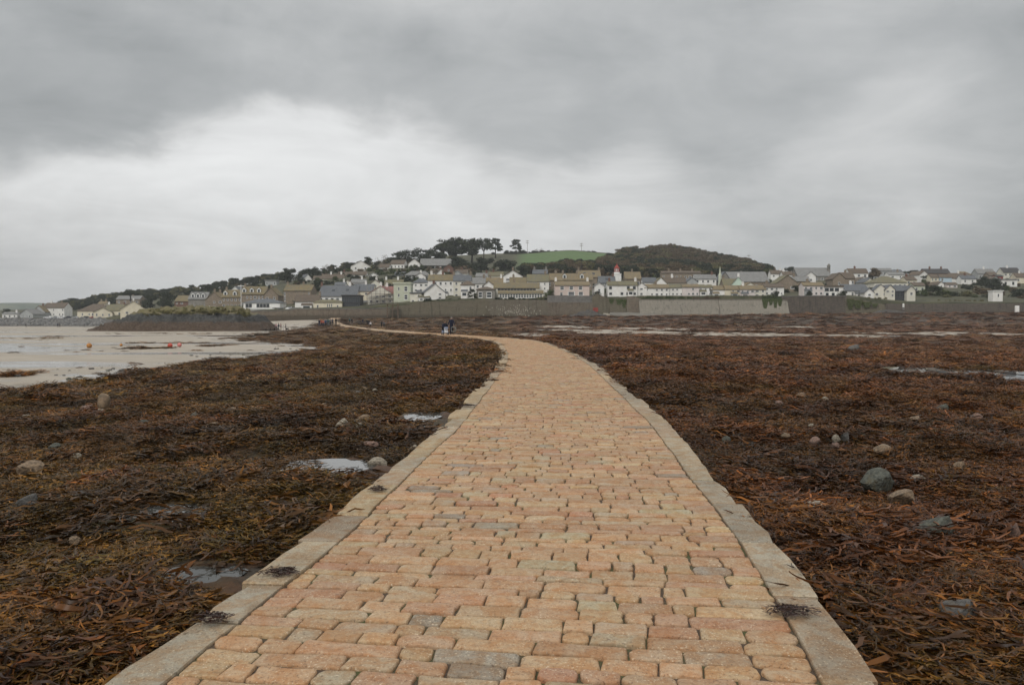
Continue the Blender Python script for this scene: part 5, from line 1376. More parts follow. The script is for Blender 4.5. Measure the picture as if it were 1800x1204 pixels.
def crown_data(kind, seed):
    rn = random.Random(seed); lobes = []; n = 2600; size = (.018, .042)
    if kind == 'round':
        for i in range(15): a = rn.uniform(0, 6.28); r = rn.uniform(0, .30); z = rn.uniform(.28, .80); lobes.append((r*math.cos(a), r*math.sin(a), z, rn.uniform(.12, .24) * (1.15 - .5*z), .11))
    elif kind == 'wind':
        for i in range(24): x = rn.uniform(-.45, .38); y = rn.uniform(-.2, .2); top = .42 + .48 * (x + .45) / .85; z = rn.uniform(.10, top); lobes.append((x, y, z, rn.uniform(.12, .21), .11))
    elif kind == 'pine':
        for i in range(26): a = rn.uniform(0, 6.28); r = .40 * math.sqrt(rn.random()); z = .40 + .50 * (1 - (r/.42)**2) * rn.uniform(.3, 1) + rn.uniform(0, .12); lobes.append((r*math.cos(a), r*math.sin(a), z, rn.uniform(.12, .2), rn.uniform(.06, .11)))
    elif kind == 'conifer':
        for i in range(26): z = rn.uniform(.14, .93); R_ = .46 * (1 - z) ** .65 + .05; a = rn.uniform(0, 6.28); r = R_ * rn.uniform(.3, .9); lobes.append((r*math.cos(a), r*math.sin(a), z, rn.uniform(.07, .15), .05))
    elif kind == 'bare':
        n = 900; size = (.010, .020)
        for i in range(14): x = rn.uniform(-.36, .36); z = rn.uniform(.35, .9) - .3 * abs(x); lobes.append((x, rn.uniform(-.25, .25), z, rn.uniform(.10, .2), .12))
    else:                                                   # shrub
        n = 1100; size = (.03, .06)
        for i in range(12): a = rn.uniform(0, 6.28); r = .34 * math.sqrt(rn.random()); z = rn.uniform(.15, .72) * (1 - .6 * r); lobes.append((r*math.cos(a), r*math.sin(a), z, rn.uniform(.14, .24), .2))
    V, Q, C = [], [], []; tot = sum(l[3] ** 1.5 for l in lobes)
    for lx, ly, lz, lr, lh in lobes:
        sh = rn.uniform(-.2, .25)
        for i in range(int(n * lr ** 1.5 / tot)):
            d = Vector((rn.gauss(0, 1), rn.gauss(0, 1), rn.gauss(0, 1))).normalized(); q = rn.uniform(.55, 1.06)
            p = Vector((lx + d.x * lr * q, ly + d.y * lr * q, lz + d.z * lh * q))
            s_ = rn.uniform(*size); nrm = (d + Vector((rn.gauss(0, .6), rn.gauss(0, .6), rn.gauss(0, .6) + .3))).normalized(); a = nrm.orthogonal().normalized(); b_ = nrm.cross(a); th = rn.uniform(0, 6.28)
            e1 = (a * math.cos(th) + b_ * math.sin(th)) * s_; e2 = (b_ * math.cos(th) - a * math.sin(th)) * s_ * rn.uniform(.4, .8)
            k = len(V); V += [p - e1, p - e2 * .8, p + e1, p + e2]; Q.append((k, k+1, k+2, k+3)); C += [min(1, max(0, .45 + sh + rn.uniform(-.3, .3)))] * 4
    return V, Q, C, lobes
CROWN, TRUNK = {}, {}
for kd in ('round', 'wind', 'pine', 'conifer', 'bare', 'shrub'):
    for s_ in range(3):
        V, Q, C, lobes = crown_data(kd, 40 + s_ * 7 + len(kd)); CROWN[kd, s_] = (V, Q, C)
        mb = MB(); fk = .34 if kd == 'pine' else .22
        if kd == 'conifer': mb.tube((0, 0, -.12), (0, 0, .9), .03, .006, 6)
        elif kd == 'shrub':
            for l in lobes[:5]: mb.tube((0, 0, -.1), (l[0], l[1], l[2]), .03, .01, 5)
        else:
            mb.tube((0, 0, -.15), (.02, 0, fk), .034, .024, 7)
            for l in lobes[:9]:
                mid = Vector((l[0] * .45, l[1] * .45, fk + (l[2] - fk) * .55)); mb.tube((.02, 0, fk - .02), mid, .018, .011, 5); mb.tube(mid, (l[0], l[1], l[2]), .011, .004, 5)
        TRUNK[kd, s_] = mb.mesh('trunk', BARK)
_cm = {}
def crown_mesh(kd, s_, mat):
    if (kd, s_, mat.name) not in _cm:
        V, Q, C = CROWN[kd, s_]; me = mesh_np('crown', V, Q, {'fc': C}); me.materials.append(mat); _cm[kd, s_, mat.name] = me
    return _cm[kd, s_, mat.name]
def tree(label, u, vt, vb_, wpx, D, kd, mat, name='tree', cat='tree', group=None, flip=False):
    p = at(u, vb_, D); k = D / F; h = (vb_ - vt) * k * 1.04; w = wpx * k * 1.12
    root = empty(name, p, R.uniform(-.4, .4) + (math.pi if flip else 0)); tag(root, label, cat, group)
    s_ = R.randrange(3)
    obj('trunk', TRUNK[kd, s_], None, root, None, 0, (w, w * .85, h)); obj('crown', crown_mesh(kd, s_, mat), None, root, None, 0, (w, w * .85, h))
    return root
T = tree
T('dark tree beside the tiny white cottage at the far left',11,541,554,18,475,'round',L_DARK)
T('flat-topped windswept pine above the cream buildings',229,508,527,32,485,'pine',L_DARK)
T('dense dark tree right of the cream gable, lower one',264,516,549,34,430,'round',L_DARK)
T('dense dark tree right of the cream gable, taller one',290,508,548,38,425,'round',L_DARK)
T('dark tree at the left edge of the brick house',312,515,546,24,410,'round',L_DARK)
for i, (u, vt, w) in enumerate(((338,508,26),(358,506,30),(385,503,28),(402,501,34),(428,500,24))):
    T(('first','second','third','fourth','fifth')[i] + ' dark tree from the left behind the stone houses',u,vt,523,w,480,'round',L_DARK)
T('small round tree left of the flat grey slope house',447,493,506,20,470,'round',L_DARK)
T('big dark clump at the left end of the slope trees',506,469,500,42,455,'round',L_DARK)
T('windswept pine leaning over the left slope houses',540,467,492,34,462,'wind',L_DARK)
T('dark tree right of the leaning slope pine',556,473,494,24,460,'round',L_DARK)
T('thin bare tree on the left slope skyline',575,464,484,22,480,'bare',L_BROWN)
T('dark tree on the skyline left of the high white house',597,463,484,22,478,'wind',L_DARK)
T('green tree below the slope skyline trees',612,470,492,26,455,'round',L_GREEN)
T('dark tree with spiky top beside the high white house',645,449,470,22,488,'round',L_DARK)
T('leaning bare tree right of the high white house',674,448,476,32,505,'bare',L_BROWN)
T('dark wedge-shaped windswept trees left of the hill pines',712,434,464,56,528,'wind',L_DARK)
T('dark round tree between wedge trees and hill pines',750,436,462,32,530,'round',L_DARK)
T('dark tree filling the gap below the hill pines',770,440,465,40,540,'round',L_DARK)
T('broadest dark tree on the hill top, left',800,412,461,66,560,'round',L_DARK)
T('dark pine leaning left of the broadest hill tree',779,420,462,44,556,'pine',L_DARK)
T('second broad dark tree on the hill top',829,416,459,52,566,'round',L_DARK)
T('slim open pine with bare trunk on the hill top',850,416,456,30,600,'pine',L_DARK)
T('rough-crowned pine right of the open pine',871,418,452,36,610,'conifer',L_DARK)
T('lone conifer standing on the hill crest',907,420,449,30,640,'conifer',L_DARK)
T('small bare bush on the crest right of the lone conifer',948,436,446,18,650,'bare',L_BROWN)
T('dark shrubby tree below the hill pines',800,448,478,50,500,'round',L_DARK)
T('dark tree clump left of the green field',846,450,487,60,490,'round',L_DARK)
T('dark tree clump touching the green field',885,452,490,56,485,'round',L_DARK)
T('brown shrub clump below the long grey building',813,462,488,40,455,'shrub',L_BROWN)
T('green tree on the slope above the pale grey house',690,470,494,40,445,'round',L_GREEN)
T('green tree left of the pale grey house on the slope',664,472,498,36,440,'round',L_GREEN)
T('olive bush among the slope houses',650,466,484,28,470,'shrub',L_OLIVE)
T('dark bush below the white gabled hill house',735,468,484,44,460,'shrub',L_DARK)
T('dark bush right of the pale grey house',765,470,490,40,445,'shrub',L_DARK)
T('dark tree above the white gable over the inn',918,462,492,36,430,'round',L_DARK)
T('dark tree between the stone house and the big slate roof',556,490,520,26,400,'round',L_DARK)
T('dark bush behind the big slate roof',575,492,512,34,410,'round',L_DARK)
T('olive hedge clump above the slate roofs',600,493,510,40,405,'shrub',L_OLIVE)
T('spiky dark palm-like shrub in front of the turret house',830,508,526,20,306,'conifer',L_DARK,'shrub','shrub')
T('round green bush beside the plain white house',965,506,521,18,306.5,'shrub',L_GREEN,'shrub','shrub')
T('dark bush beside the small white gable',1049,509,523,18,306,'shrub',L_DARK,'shrub','shrub')
T('round dark bush left of the rubble sea wall',1362,508,523,16,305.5,'shrub',L_DARK,'shrub','shrub')
T('round bush against the pale pink house',1421,507,521,13,306.5,'shrub',L_DARK,'shrub','shrub')
T('dark bush right of the modern white house',1480,508,522,18,306,'shrub',L_DARK,'shrub','shrub')
T('big dark tree beside the skyline church',1388,466,490,30,470,'round',L_DARK)
T('dark round tree on the skyline right of the white hill house',1533,468,493,34,446,'round',L_BROWN)
T('green tree at the edge of the wood by the tiny white house',1350,470,490,24,440,'round',L_GREEN)
T('dark tree left of the dark-roofed skyline house',1602,473,492,46,455,'round',L_DARK)
T('dark tree below the skyline bungalow',1632,481,500,38,432,'round',L_DARK)
T('dark tree between the two halves of the right slope',1726,483,508,36,410,'round',L_DARK)
T('dark tree left of the low white house on the right',1745,486,510,34,395,'round',L_DARK)
T('brown bush mass in the right gardens',1717,501,524,46,355,'shrub',L_BROWN,'shrub','shrub')
T('dark green bush right of the white hut',1785,503,526,40,340,'shrub',L_DARK,'shrub','shrub')
for i, (u, vt, vb_, w, mt) in enumerate(((1628,510,527,28,L_OLIVE),(1650,505,524,34,L_GREEN),(1672,509,527,32,L_DARK),(1694,507,526,34,L_OLIVE),(1640,498,512,30,L_DARK),(1620,504,520,22,L_GREEN),(1708,514,528,26,L_GREEN),(1660,514,528,22,L_OLIVE),(1735,512,527,26,L_DARK),(1802,506,527,30,L_BROWN))):
    T(('olive shrub at the left end of the right bank', 'tall green shrub below the cream terrace end', 'dark shrub below the pale blue terrace house', 'broad olive shrub below the white terrace end', 'dark shrub beside the small white gabled cottage',
       'green shrub right of the low cream house', 'low green shrub left of the brown bush mass', 'low olive shrub in front of the tall green shrub', 'dark shrub just left of the white hut', 'brown shrub at the right edge of the bank')[i],u,vt,vb_,w,338 - i,'shrub',mt,'shrub','shrub','shrubs on the right bank')
# hedges along the top of the sea wall
def hedge(label, u0, u1, vt, vb_, D, mat, n):
    a = at(u0, vb_, D); root = empty('hedge', a); tag(root, label, 'hedge'); V, Q, C = [], [], []
    for i in range(n):
        u = u0 + (u1 - u0) * (i + R.random()) / n; p = at(u, vb_, D); h = (vb_ - vt) * D / F * R.uniform(.7, 1.15); Vc, Qc, Cc = CROWN['shrub', i % 3]; b_ = len(V)
        V += [Vector((v_[0] * h * 1.6, v_[1] * h * 1.2, v_[2] * h)) + p - a for v_ in Vc[::1]]; Q += [tuple(k + b_ for k in q) for q in Qc]; C += Cc
    me = mesh_np('foliage', V, Q, {'fc': C}); obj('foliage', me, mat, root); return root
hedge('green hedge on top of the left concrete bay', 1127, 1215, 518.5, 528.5, 303, L_GREEN, 16)
hedge('dark brown hedge right of the green hedge on the concrete wall', 1214, 1262, 519, 528.5, 303, L_BROWN, 9)
hedge('dark green hedge by the ivory house on the sea wall', 1340, 1378, 516, 529, 303.5, L_GREEN, 9)
hedge('low dark planting in front of the inn', 868, 958, 521.5, 528, 303.4, L_DARK, 16)
hedge('low shrubs in front of the big white houses', 742, 836, 523, 531, 304.6, L_DARK, 15)
hedge('grassy strip with bushes above the low dark wall on the right', 1560, 1760, 525, 531.5, 316, L_OLIVE, 28)
hedge('hedgerow along the crest of the green field', 884, 1048, 438.5, 447, 655, L_DARK, 34)
hedge('green strip below the slipway houses', 1486, 1560, 521, 526, 305, L_OLIVE, 10)
def ivy(label, cols, D, mat):
    p0 = at(cols[0][0], cols[0][1], D); V, Q, C = [], [], []
    for u, v0, v1, w in cols:
        for i in range(int(w * (v1 - v0) * 3.0)):
            v = v0 + (v1 - v0) * R.random() ** 1.3; sh = 1 - (v - v0) / (v1 - v0) * .6
            bt = 2.6 * (v - 527) / 25 if 'concrete' in label else .3
            p = at(u + R.uniform(-.5, .5) * w * sh, v, D - max(0, bt) - R.uniform(.02, .3)) - p0; s_ = R.uniform(.1, .24)
            k = len(V); th = R.uniform(0, 3.14); a = Vector((math.cos(th), R.uniform(-.4, .4), math.sin(th))) * s_; b_ = Vector((-math.sin(th), R.uniform(-.4, .4), math.cos(th))) * s_ * .7
            V += [p - a, p - b_, p + a, p + b_]; Q.append((k, k+1, k+2, k+3)); C += [R.uniform(.1, .9)] * 4
    tag(obj('ivy', mesh_np('ivy', V, Q, {'fc': C}), mat, None, p0), label, 'ivy')
ivy('ivy hanging in points over the concrete sea wall', [(1345,526,542,11),(1355,526,536,9),(1363,526,541,8),(1371,526,538,9),(1352,525,530,28)], 300.1, L_GREEN)
ivy('ivy sheet on the slipway wall', [(1495,526,544,14),(1508,528,542,18),(1524,531,541,18),(1538,534,540,12)], 301.2, L_GREEN)
ivy('ivy curtain beside the stone buttress', [(1097,527,543,10),(1088,526,536,12),(1075,526,534,10)], 301.9, L_GREEN)
# wood on the hill: crowns packed together
woods = bpy.data.collections.new('wood_crowns')
for i, (kd, mt) in enumerate((('round', L_BROWN), ('round', L_DARK), ('shrub', L_BROWN), ('round', L_OLIVE))):
    me = crown_mesh(kd, i % 3, mt); woods.objects.link(bpy.data.objects.new('wood_crown_%02d' % i, me))
pts = []
for k in range(6500):
    u = R.uniform(925, 1352); D = R.uniform(432, 672)
    lim = np.interp(u, [925, 1000, 1040, 1075, 1110, 1352], [468, 488, 520, 590, 672, 672])
    if D > lim or (u > 1290 and D < 470) or (u > 1325 and D > 560): continue
    if k % 4 == 0 and D < 600: continue
    x = (u - CU) / F * D; pts.append((x, D, float(hill_z(x, D)) - .6))
for k in range(700):
    u = R.uniform(100, 268); D = R.uniform(540, 650); x = (u - CU) / F * D; pts.append((x, D, float(hill_z(x, D)) - .5))
for k in range(260):
    u = R.uniform(262, 500); D = R.uniform(520, 600); x = (u - CU) / F * D; pts.append((x, D, float(hill_z(x, D)) - .5))
for k in range(240):
    u = R.uniform(500, 800); D = R.uniform(545, 620); x = (u - CU) / F * D; pts.append((x, D, float(hill_z(x, D)) - 1.5))
pts = pts[:]; pts = [p for i, p in enumerate(pts) if i % 2 == 0]
n = len(pts); P = np.array(pts)
ty = np.where(fbm(P[:, 0] / 30, P[:, 1] / 30, 3, 81) + rng.normal(0, .10, n) > .49, 0, 1); ty = np.where(rng.random(n) < .18, rng.choice([2, 3], n), ty); ty = np.where(P[:, 0] < 0, np.where(rng.random(n) < .75, 1, 3), ty)
hs = rng.uniform(4.5, 9.2, n) * (1 + .6 * (fbm(P[:, 0] / 26, P[:, 1] / 26, 2, 83) - .5)); hs = np.where(P[:, 0] < 0, hs * .75, hs)
wsz = hs * rng.uniform(.9, 1.3, n)
# bushes and garden growth between the houses
gp = []
while len(gp) < 900:
    u = R.uniform(300, 900) if R.random() < .6 else R.uniform(1000, 1830)
    D = R.uniform(330, 530 if u < 900 else 470)
    if u < 470 and D < 380: continue
    if float(vn(u / 14, D / 22, 97)) < .42: continue
    x = (u - CU) / F * D; gp.append((x, D, float(hill_z(x, D)) - .3))
GP = np.array(gp); gn = len(GP); gs_ = rng.uniform(2.2, 5.0, gn)
gcol = bpy.data.collections.new('garden_crowns')
for i, (kd, mt) in enumerate((('shrub', L_DARK), ('shrub', L_GREEN), ('round', L_DARK), ('shrub', L_BROWN))): gcol.objects.link(bpy.data.objects.new('garden_crown_%02d' % i, crown_mesh(kd, i % 3, mt)))
gw = instancer('undergrowth', GP, np.c_[np.zeros((gn, 2)), rng.uniform(0, 6.28, gn)], np.c_[gs_, gs_, gs_ * rng.uniform(.55, .95, gn)], rng.choice([0, 0, 1, 2, 3], gn), {'tint': np.ones(gn)}, gcol)
tag(gw, 'bushes and garden growth between the town houses', 'bushes', kind='stuff')
wo_ = instancer('woodland', P, np.c_[np.zeros((n, 2)), rng.uniform(0, 6.28, n)], np.c_[wsz, wsz, hs], ty, {'tint': np.ones(n)}, woods)
tag(wo_, 'brown and dark green woodland covering the hill behind the town', 'woodland', kind='stuff')
# scrub on the big rock
pts = []
for k in range(420):
    u = R.uniform(250, 438); D = R.uniform(183, 203); x = (u - CU) / F * D
    zt = at(u, float(np.interp(u, [250, 262, 300, 350, 405, 430, 440], [551, 546, 543.5, 542.5, 543.5, 547, 551])), 192).z
    pts.append((x, D, zt - .35 - .02 * (D - 192) ** 2 * .6))
P = np.array(pts); n = len(P); scr = bpy.data.collections.new('scrub_crowns')
L_SCRUB = leafmat('foliage_scrub', (.11, .11, .045), (.30, .27, .11), (.24, .19, .10))
for i, mt in enumerate((L_SCRUB, L_OLIVE, L_SCRUB)): scr.objects.link(bpy.data.objects.new('scrub_crown_%02d' % i, crown_mesh('shrub', i, mt)))
w_ = rng.uniform(.9, 1.9, n)
so = instancer('scrub', P - np.array(big_rock.location), np.c_[np.zeros((n, 2)), rng.uniform(0, 6.28, n)], np.c_[w_, w_, w_ * rng.uniform(.4, .75, n)], rng.integers(0, 3, n), {'tint': np.ones(n)}, scr)
so.parent = big_rock; tag(so, kind='stuff')

# ------------------------------------------------------------------ smaller structures of the town
# white bell tower with red lantern
p = at(1085, 495, 352); k = 352 / F
root = empty('clock_tower', p); tag(root, 'small white tower topped by a red and white lantern', 'tower', None)
mb = MB(); mb.box(-7.0*k, 7.0*k, 0, 13*k, -6, 13*k); mb.box(-7.4*k, 7.4*k, -.15, 13*k+.15, 13*k, 14*k); mb.build('tower', WHITE, root)
mb = MB(); mb.lathe([(5.2*k, 14*k), (5.0*k, 17*k), (4.2*k, 17.5*k), (4.2*k, 23*k)], (0, 6*k, 0), 8); mb.build('lantern', TRIM, root)
mb = MB()
for i in range(8):
    a = i * math.pi / 4; mb.tube((4.3*k*math.cos(a), 6*k + 4.3*k*math.sin(a), 17*k), (4.3*k*math.cos(a), 6*k + 4.3*k*math.sin(a), 23*k), .18, .18, 5)
mb.lathe([(5.3*k, 17*k), (5.3*k, 18*k)], (0, 6*k, 0), 8); mb.build('columns', REDW, root)
mb = MB(); mb.lathe([(5.2*k, 23*k), (4.2*k, 25*k), (2.0*k, 28*k), (.7*k, 30.5*k), (.1*k, 33*k)], (0, 6*k, 0), 8); mb.build('cupola', REDW, root)
# pale finial on the church and its cross
p = at(1457.5, 474, 455); root = empty('bell_cote', p); tag(root, 'stone bell cote on the end gable of the church', 'bell cote')
mb = MB(); mb.box(-.7, .7, 0, 1.4, -4, 2.0); mb.prism([(-.9, 2.0), (.9, 2.0), (0, 3.3)], 'y', -.1, 1.5); mb.build('wall', GREYSTONE, root)
mb = MB(); mb.box(-.3, .3, -.05, .05, .4, 1.6); mb.build('bell_opening', DARKW, root)
p = at(1265.5, 488, 350); root = empty('spire', p); tag(root, 'thin pale spire standing by the church hall', 'spire')
mb = MB(); mb.lathe([(.75, -4), (.7, 1.2), (.5, 1.5), (.12, 4.6)], n=8); mb.build('shaft', PALEGREEN, root)
mb = MB(); mb.tube((0, 0, 4.6), (0, 0, 5.2), .05); mb.build('finial', DTRIM, root)
# scaffolding on the gabled house
p0 = at(645, 543, 312.4); root = empty('scaffolding', p0); tag(root, 'pole scaffolding with three plank decks round the reddish-roofed house', 'scaffolding')
w_ = (706 - 645) * 312.4 / F; zt = (543 - 503) * 312.4 / F
for i in range(9):
    x = w_ * i / 8; h_ = zt * (1.0 if i < 6 else .66)
    for y in (0, 1.1): mb = MB(); mb.tube((x, y, -1.5), (x, y, h_), .06, .06, 5); mb.build('pole', STEEL, root)
for z in (zt * .26, zt * .46, zt * .66):
    mb = MB(); mb.box(-.3, w_ + .3, -.05, 1.15, z - .06, z + .02); mb.build('deck', TIMBER, root)
    mb = MB(); mb.tube((-.3, -.07, z + 1.0), (w_ + .3, -.07, z + 1.0), .045, .045, 5); mb.build('guard_rail', STEEL, root)
# dark timber stair tower below the scaffolding
p0 = at(681, 560, 299.0); root = empty('timber_stair', p0); tag(root, 'dark timber stair tower against the sea wall below the scaffolding', 'stairs')
for x in (0, 2.0, 4.0):
    for y in (-1.0, .4): mb = MB(); mb.box(x - .1, x + .1, y - .1, y + .1, -.5, 5.2); mb.build('post', TIMBER, root)
for i in range(10): mb = MB(); mb.box(.2 + i * .36, .52 + i * .36, -.9, .3, .3 + i * .42, .38 + i * .42); mb.build('step', TIMBER, root)
mb = MB(); mb.box(-.2, 4.2, -1.1, .5, 5.2, 5.35); mb.build('deck', TIMBER, root)
for z in (1.6, 3.4, 6.2): mb = MB(); mb.box(-.1, 4.1, -1.05, -.95, z, z + .14); mb.build('rail', TIMBER, root)
# white hut and white post on the right
p = at(1754, 526.5, 312); k = 312 / F; root = empty('hut', p); tag(root, 'square white hut standing on the grass bank at the right', 'hut')
mb = MB(); mb.box(-8.6*k, 8.6*k, 0, 3.2, -1.5, 14.6*k); mb.build('wall', WHITE, root)
mb = MB(); mb.box(-9.4*k, 9.4*k, -.3, 3.5, 14.62*k, 16*k); mb.build('roof', TRIM, root)
mb = MB(); mb.box(-.05, .4, -.06, .0, 1.0, 2.1); mb.build('window', GLASS, root)
p = at(1787.5, 553.5, 292); k = 292 / F; root = empty('marker_post', p); tag(root, 'thick white marker post on the right beach', 'post')
mb = MB(); mb.lathe([(3.6*k, -.8), (3.7*k, .2*k), (3.5*k, 15.5*k), (3.0*k, 16*k)], n=12); mb.build('post', WHITE, root); mb = MB(); mb.lathe([(4.4*k, -.6), (4.4*k, .8*k)], n=12); mb.build('base', W_GREY, root)
p = at(1588, 541, 299); root = empty('bollard', p); tag(root, 'small white bollard on the slip below the glass house', 'bollard'); mb = MB(); mb.lathe([(.35, -.6), (.35, 1.3), (.2, 1.6)], n=10); mb.build('post', WHITE, root)
mb = MB(); mb.lathe([(.42, -.5), (.42, .15)], n=10); mb.build('base', W_GREY, root)
# poles
def pole(label, u, vt, vb_, D, arms=2, mat=TIMBER, r=.16, name='utility_pole'):
    p = at(u, vb_, D); h_ = (vb_ - vt) * D / F; root = empty(name, p); tag(root, label, 'pole')
    mb = MB(); mb.tube((0, 0, -1), (0, 0, h_), r, r * .7, 7); mb.build('pole', mat, root)
    for i in range(arms): mb = MB(); mb.box(-1.3, 1.3, -.08, .08, h_ - .8 - i * 1.5, h_ - .55 - i * 1.5); mb.build('crossarm', mat, root)
pole('tall utility pole on the crest beside the lone conifer', 927, 422.5, 446, 640)
pole('utility pole on the crest above the green field', 1022, 427.5, 441, 650)
pole('utility pole at the right shoulder of the wood', 1316, 448, 474, 600, 1)
pole('white flagpole in front of the stone houses', 424, 500, 546, 320, 1, TRIM, .12, 'flagpole')
pole('lamp pole beside the white houses on the sea wall', 1050, 511, 527, 304, 0, TIMBER, .1)

# ------------------------------------------------------------------ parked cars
CARM = [plain('car_white', (.75, .75, .74), (.7, .7, .7), 1, .3), plain('car_silver', (.38, .39, .40), (.34, .35, .36), 1, .3), plain('car_dark', (.035, .037, .045), (.03, .03, .035), 1, .3), plain('car_red', (.28, .03, .03), (.24, .03, .03), 1, .3)]
TYRE = plain('tyre', (.02, .02, .02), (.015, .015, .015), 4, .9)
prof = [(-2.1, .35), (-2.15, .7), (-1.95, .92), (-1.2, .98), (-.75, 1.02), (-.2, 1.45), (.3, 1.5), (1.2, 1.46), (1.75, 1.05), (2.05, .95), (2.1, .4)]
mb = MB(); mb.prism(prof, 'y', -.82, .82); CB = [None] * 4
for i in range(4): q = MB(); q.v, q.f, q.m = list(mb.v), list(mb.f), list(mb.m); CB[i] = q.mesh('body', CARM[i])
mb = MB()
for s_ in (-1, 1): mb.prism([(-.62, 1.06), (-.15, 1.40), (.3, 1.43), (1.1, 1.40), (1.5, 1.08)], 'y', s_ * .80, s_ * .84)
mb.prism([(-.80, 1.0), (-.24, 1.46), (-.16, 1.46), (-.7, 1.0)], 'y', -.7, .7); CG = mb.mesh('windows', GLASS)
mb = MB(); mb.tube((0, -.1, 0), (0, .1, 0), .32, .32, 12); mb.tube((0, -.12, 0), (0, .12, 0), .17, .17, 10, 1); CW = mb.mesh('wheel', [TYRE, CARM[1]])
def car(label, u, v, D, ci, rz=0, group=None):
    root = empty('parked_car', at(u, v, D), rz); tag(root, label, 'car', group); obj('body', CB[ci], None, root); obj('windows', CG, None, root)
    for x in (-1.35, 1.35):
        for y in (-.78, .78): obj('wheel', CW, None, root, (x, y, .32))
cars = [(84,0,'white car at the left end of the far shore car row'),(97,1,'silver car second in the far shore car row'),(108,0,'white car below the long white building'),(120,2,'dark car between the white building and the cream building'),
        (131,1,'silver car left of the long cream building'),(150,2,'dark car in front of the long cream building'),(164,3,'red car in front of the cream wing'),(177,0,'white car at the right end of the far shore car row')]
for u, ci, lb in cars: car(lb, u, 560.3, 456.5, ci, R.uniform(-.15, .15), 'cars parked on the far shore')
car('white car parked left of the white cottage by the sea wall', 510, 546, 307.5, 0, 1.3); car('silver car in front of the dark flat shelter', 492, 548, 307.5, 1, .2)

# ------------------------------------------------------------------ buoys on the sand
def buoy(label, u, v, wpx, mat):
    p = hit(u, v); k = p.y / F; r = wpx * k / 2; root = empty('mooring_buoy', (p.x, p.y, p.z - .03)); tag(root, label, 'buoy')
    mb = MB(); n = 9; mb.lathe([(r * math.sin(math.pi * i / n) + .004, r - r * math.cos(math.pi * i / n)) for i in range(n + 1)], n=16); mb.build('float', mat, root, smooth=True)
    mb = MB(); mb.torus((0, 0, 2 * r + .05), (0, 1, 0), .07, .02, 12, 5); mb.build('ring', STEEL, root)
buoy('red round buoy on the sand beside a dark weed patch', 299, 611, 8.5, plain('buoy_red', (.55, .09, .06), (.48, .08, .05), 3, .5))
buoy('pink round buoy on the sand right of the red one', 315.5, 609.5, 7.5, plain('buoy_pink', (.62, .22, .20), (.56, .2, .18), 3, .5))
ORM = plain('buoy_orange', (.45, .20, .05), (.36, .16, .05), 3, .6)
buoy('dull orange buoy lying on the sand left of the weed patch', 157, 611.5, 9, ORM); buoy('small dark orange buoy on the sand near the red one', 213, 608.5, 5, ORM)

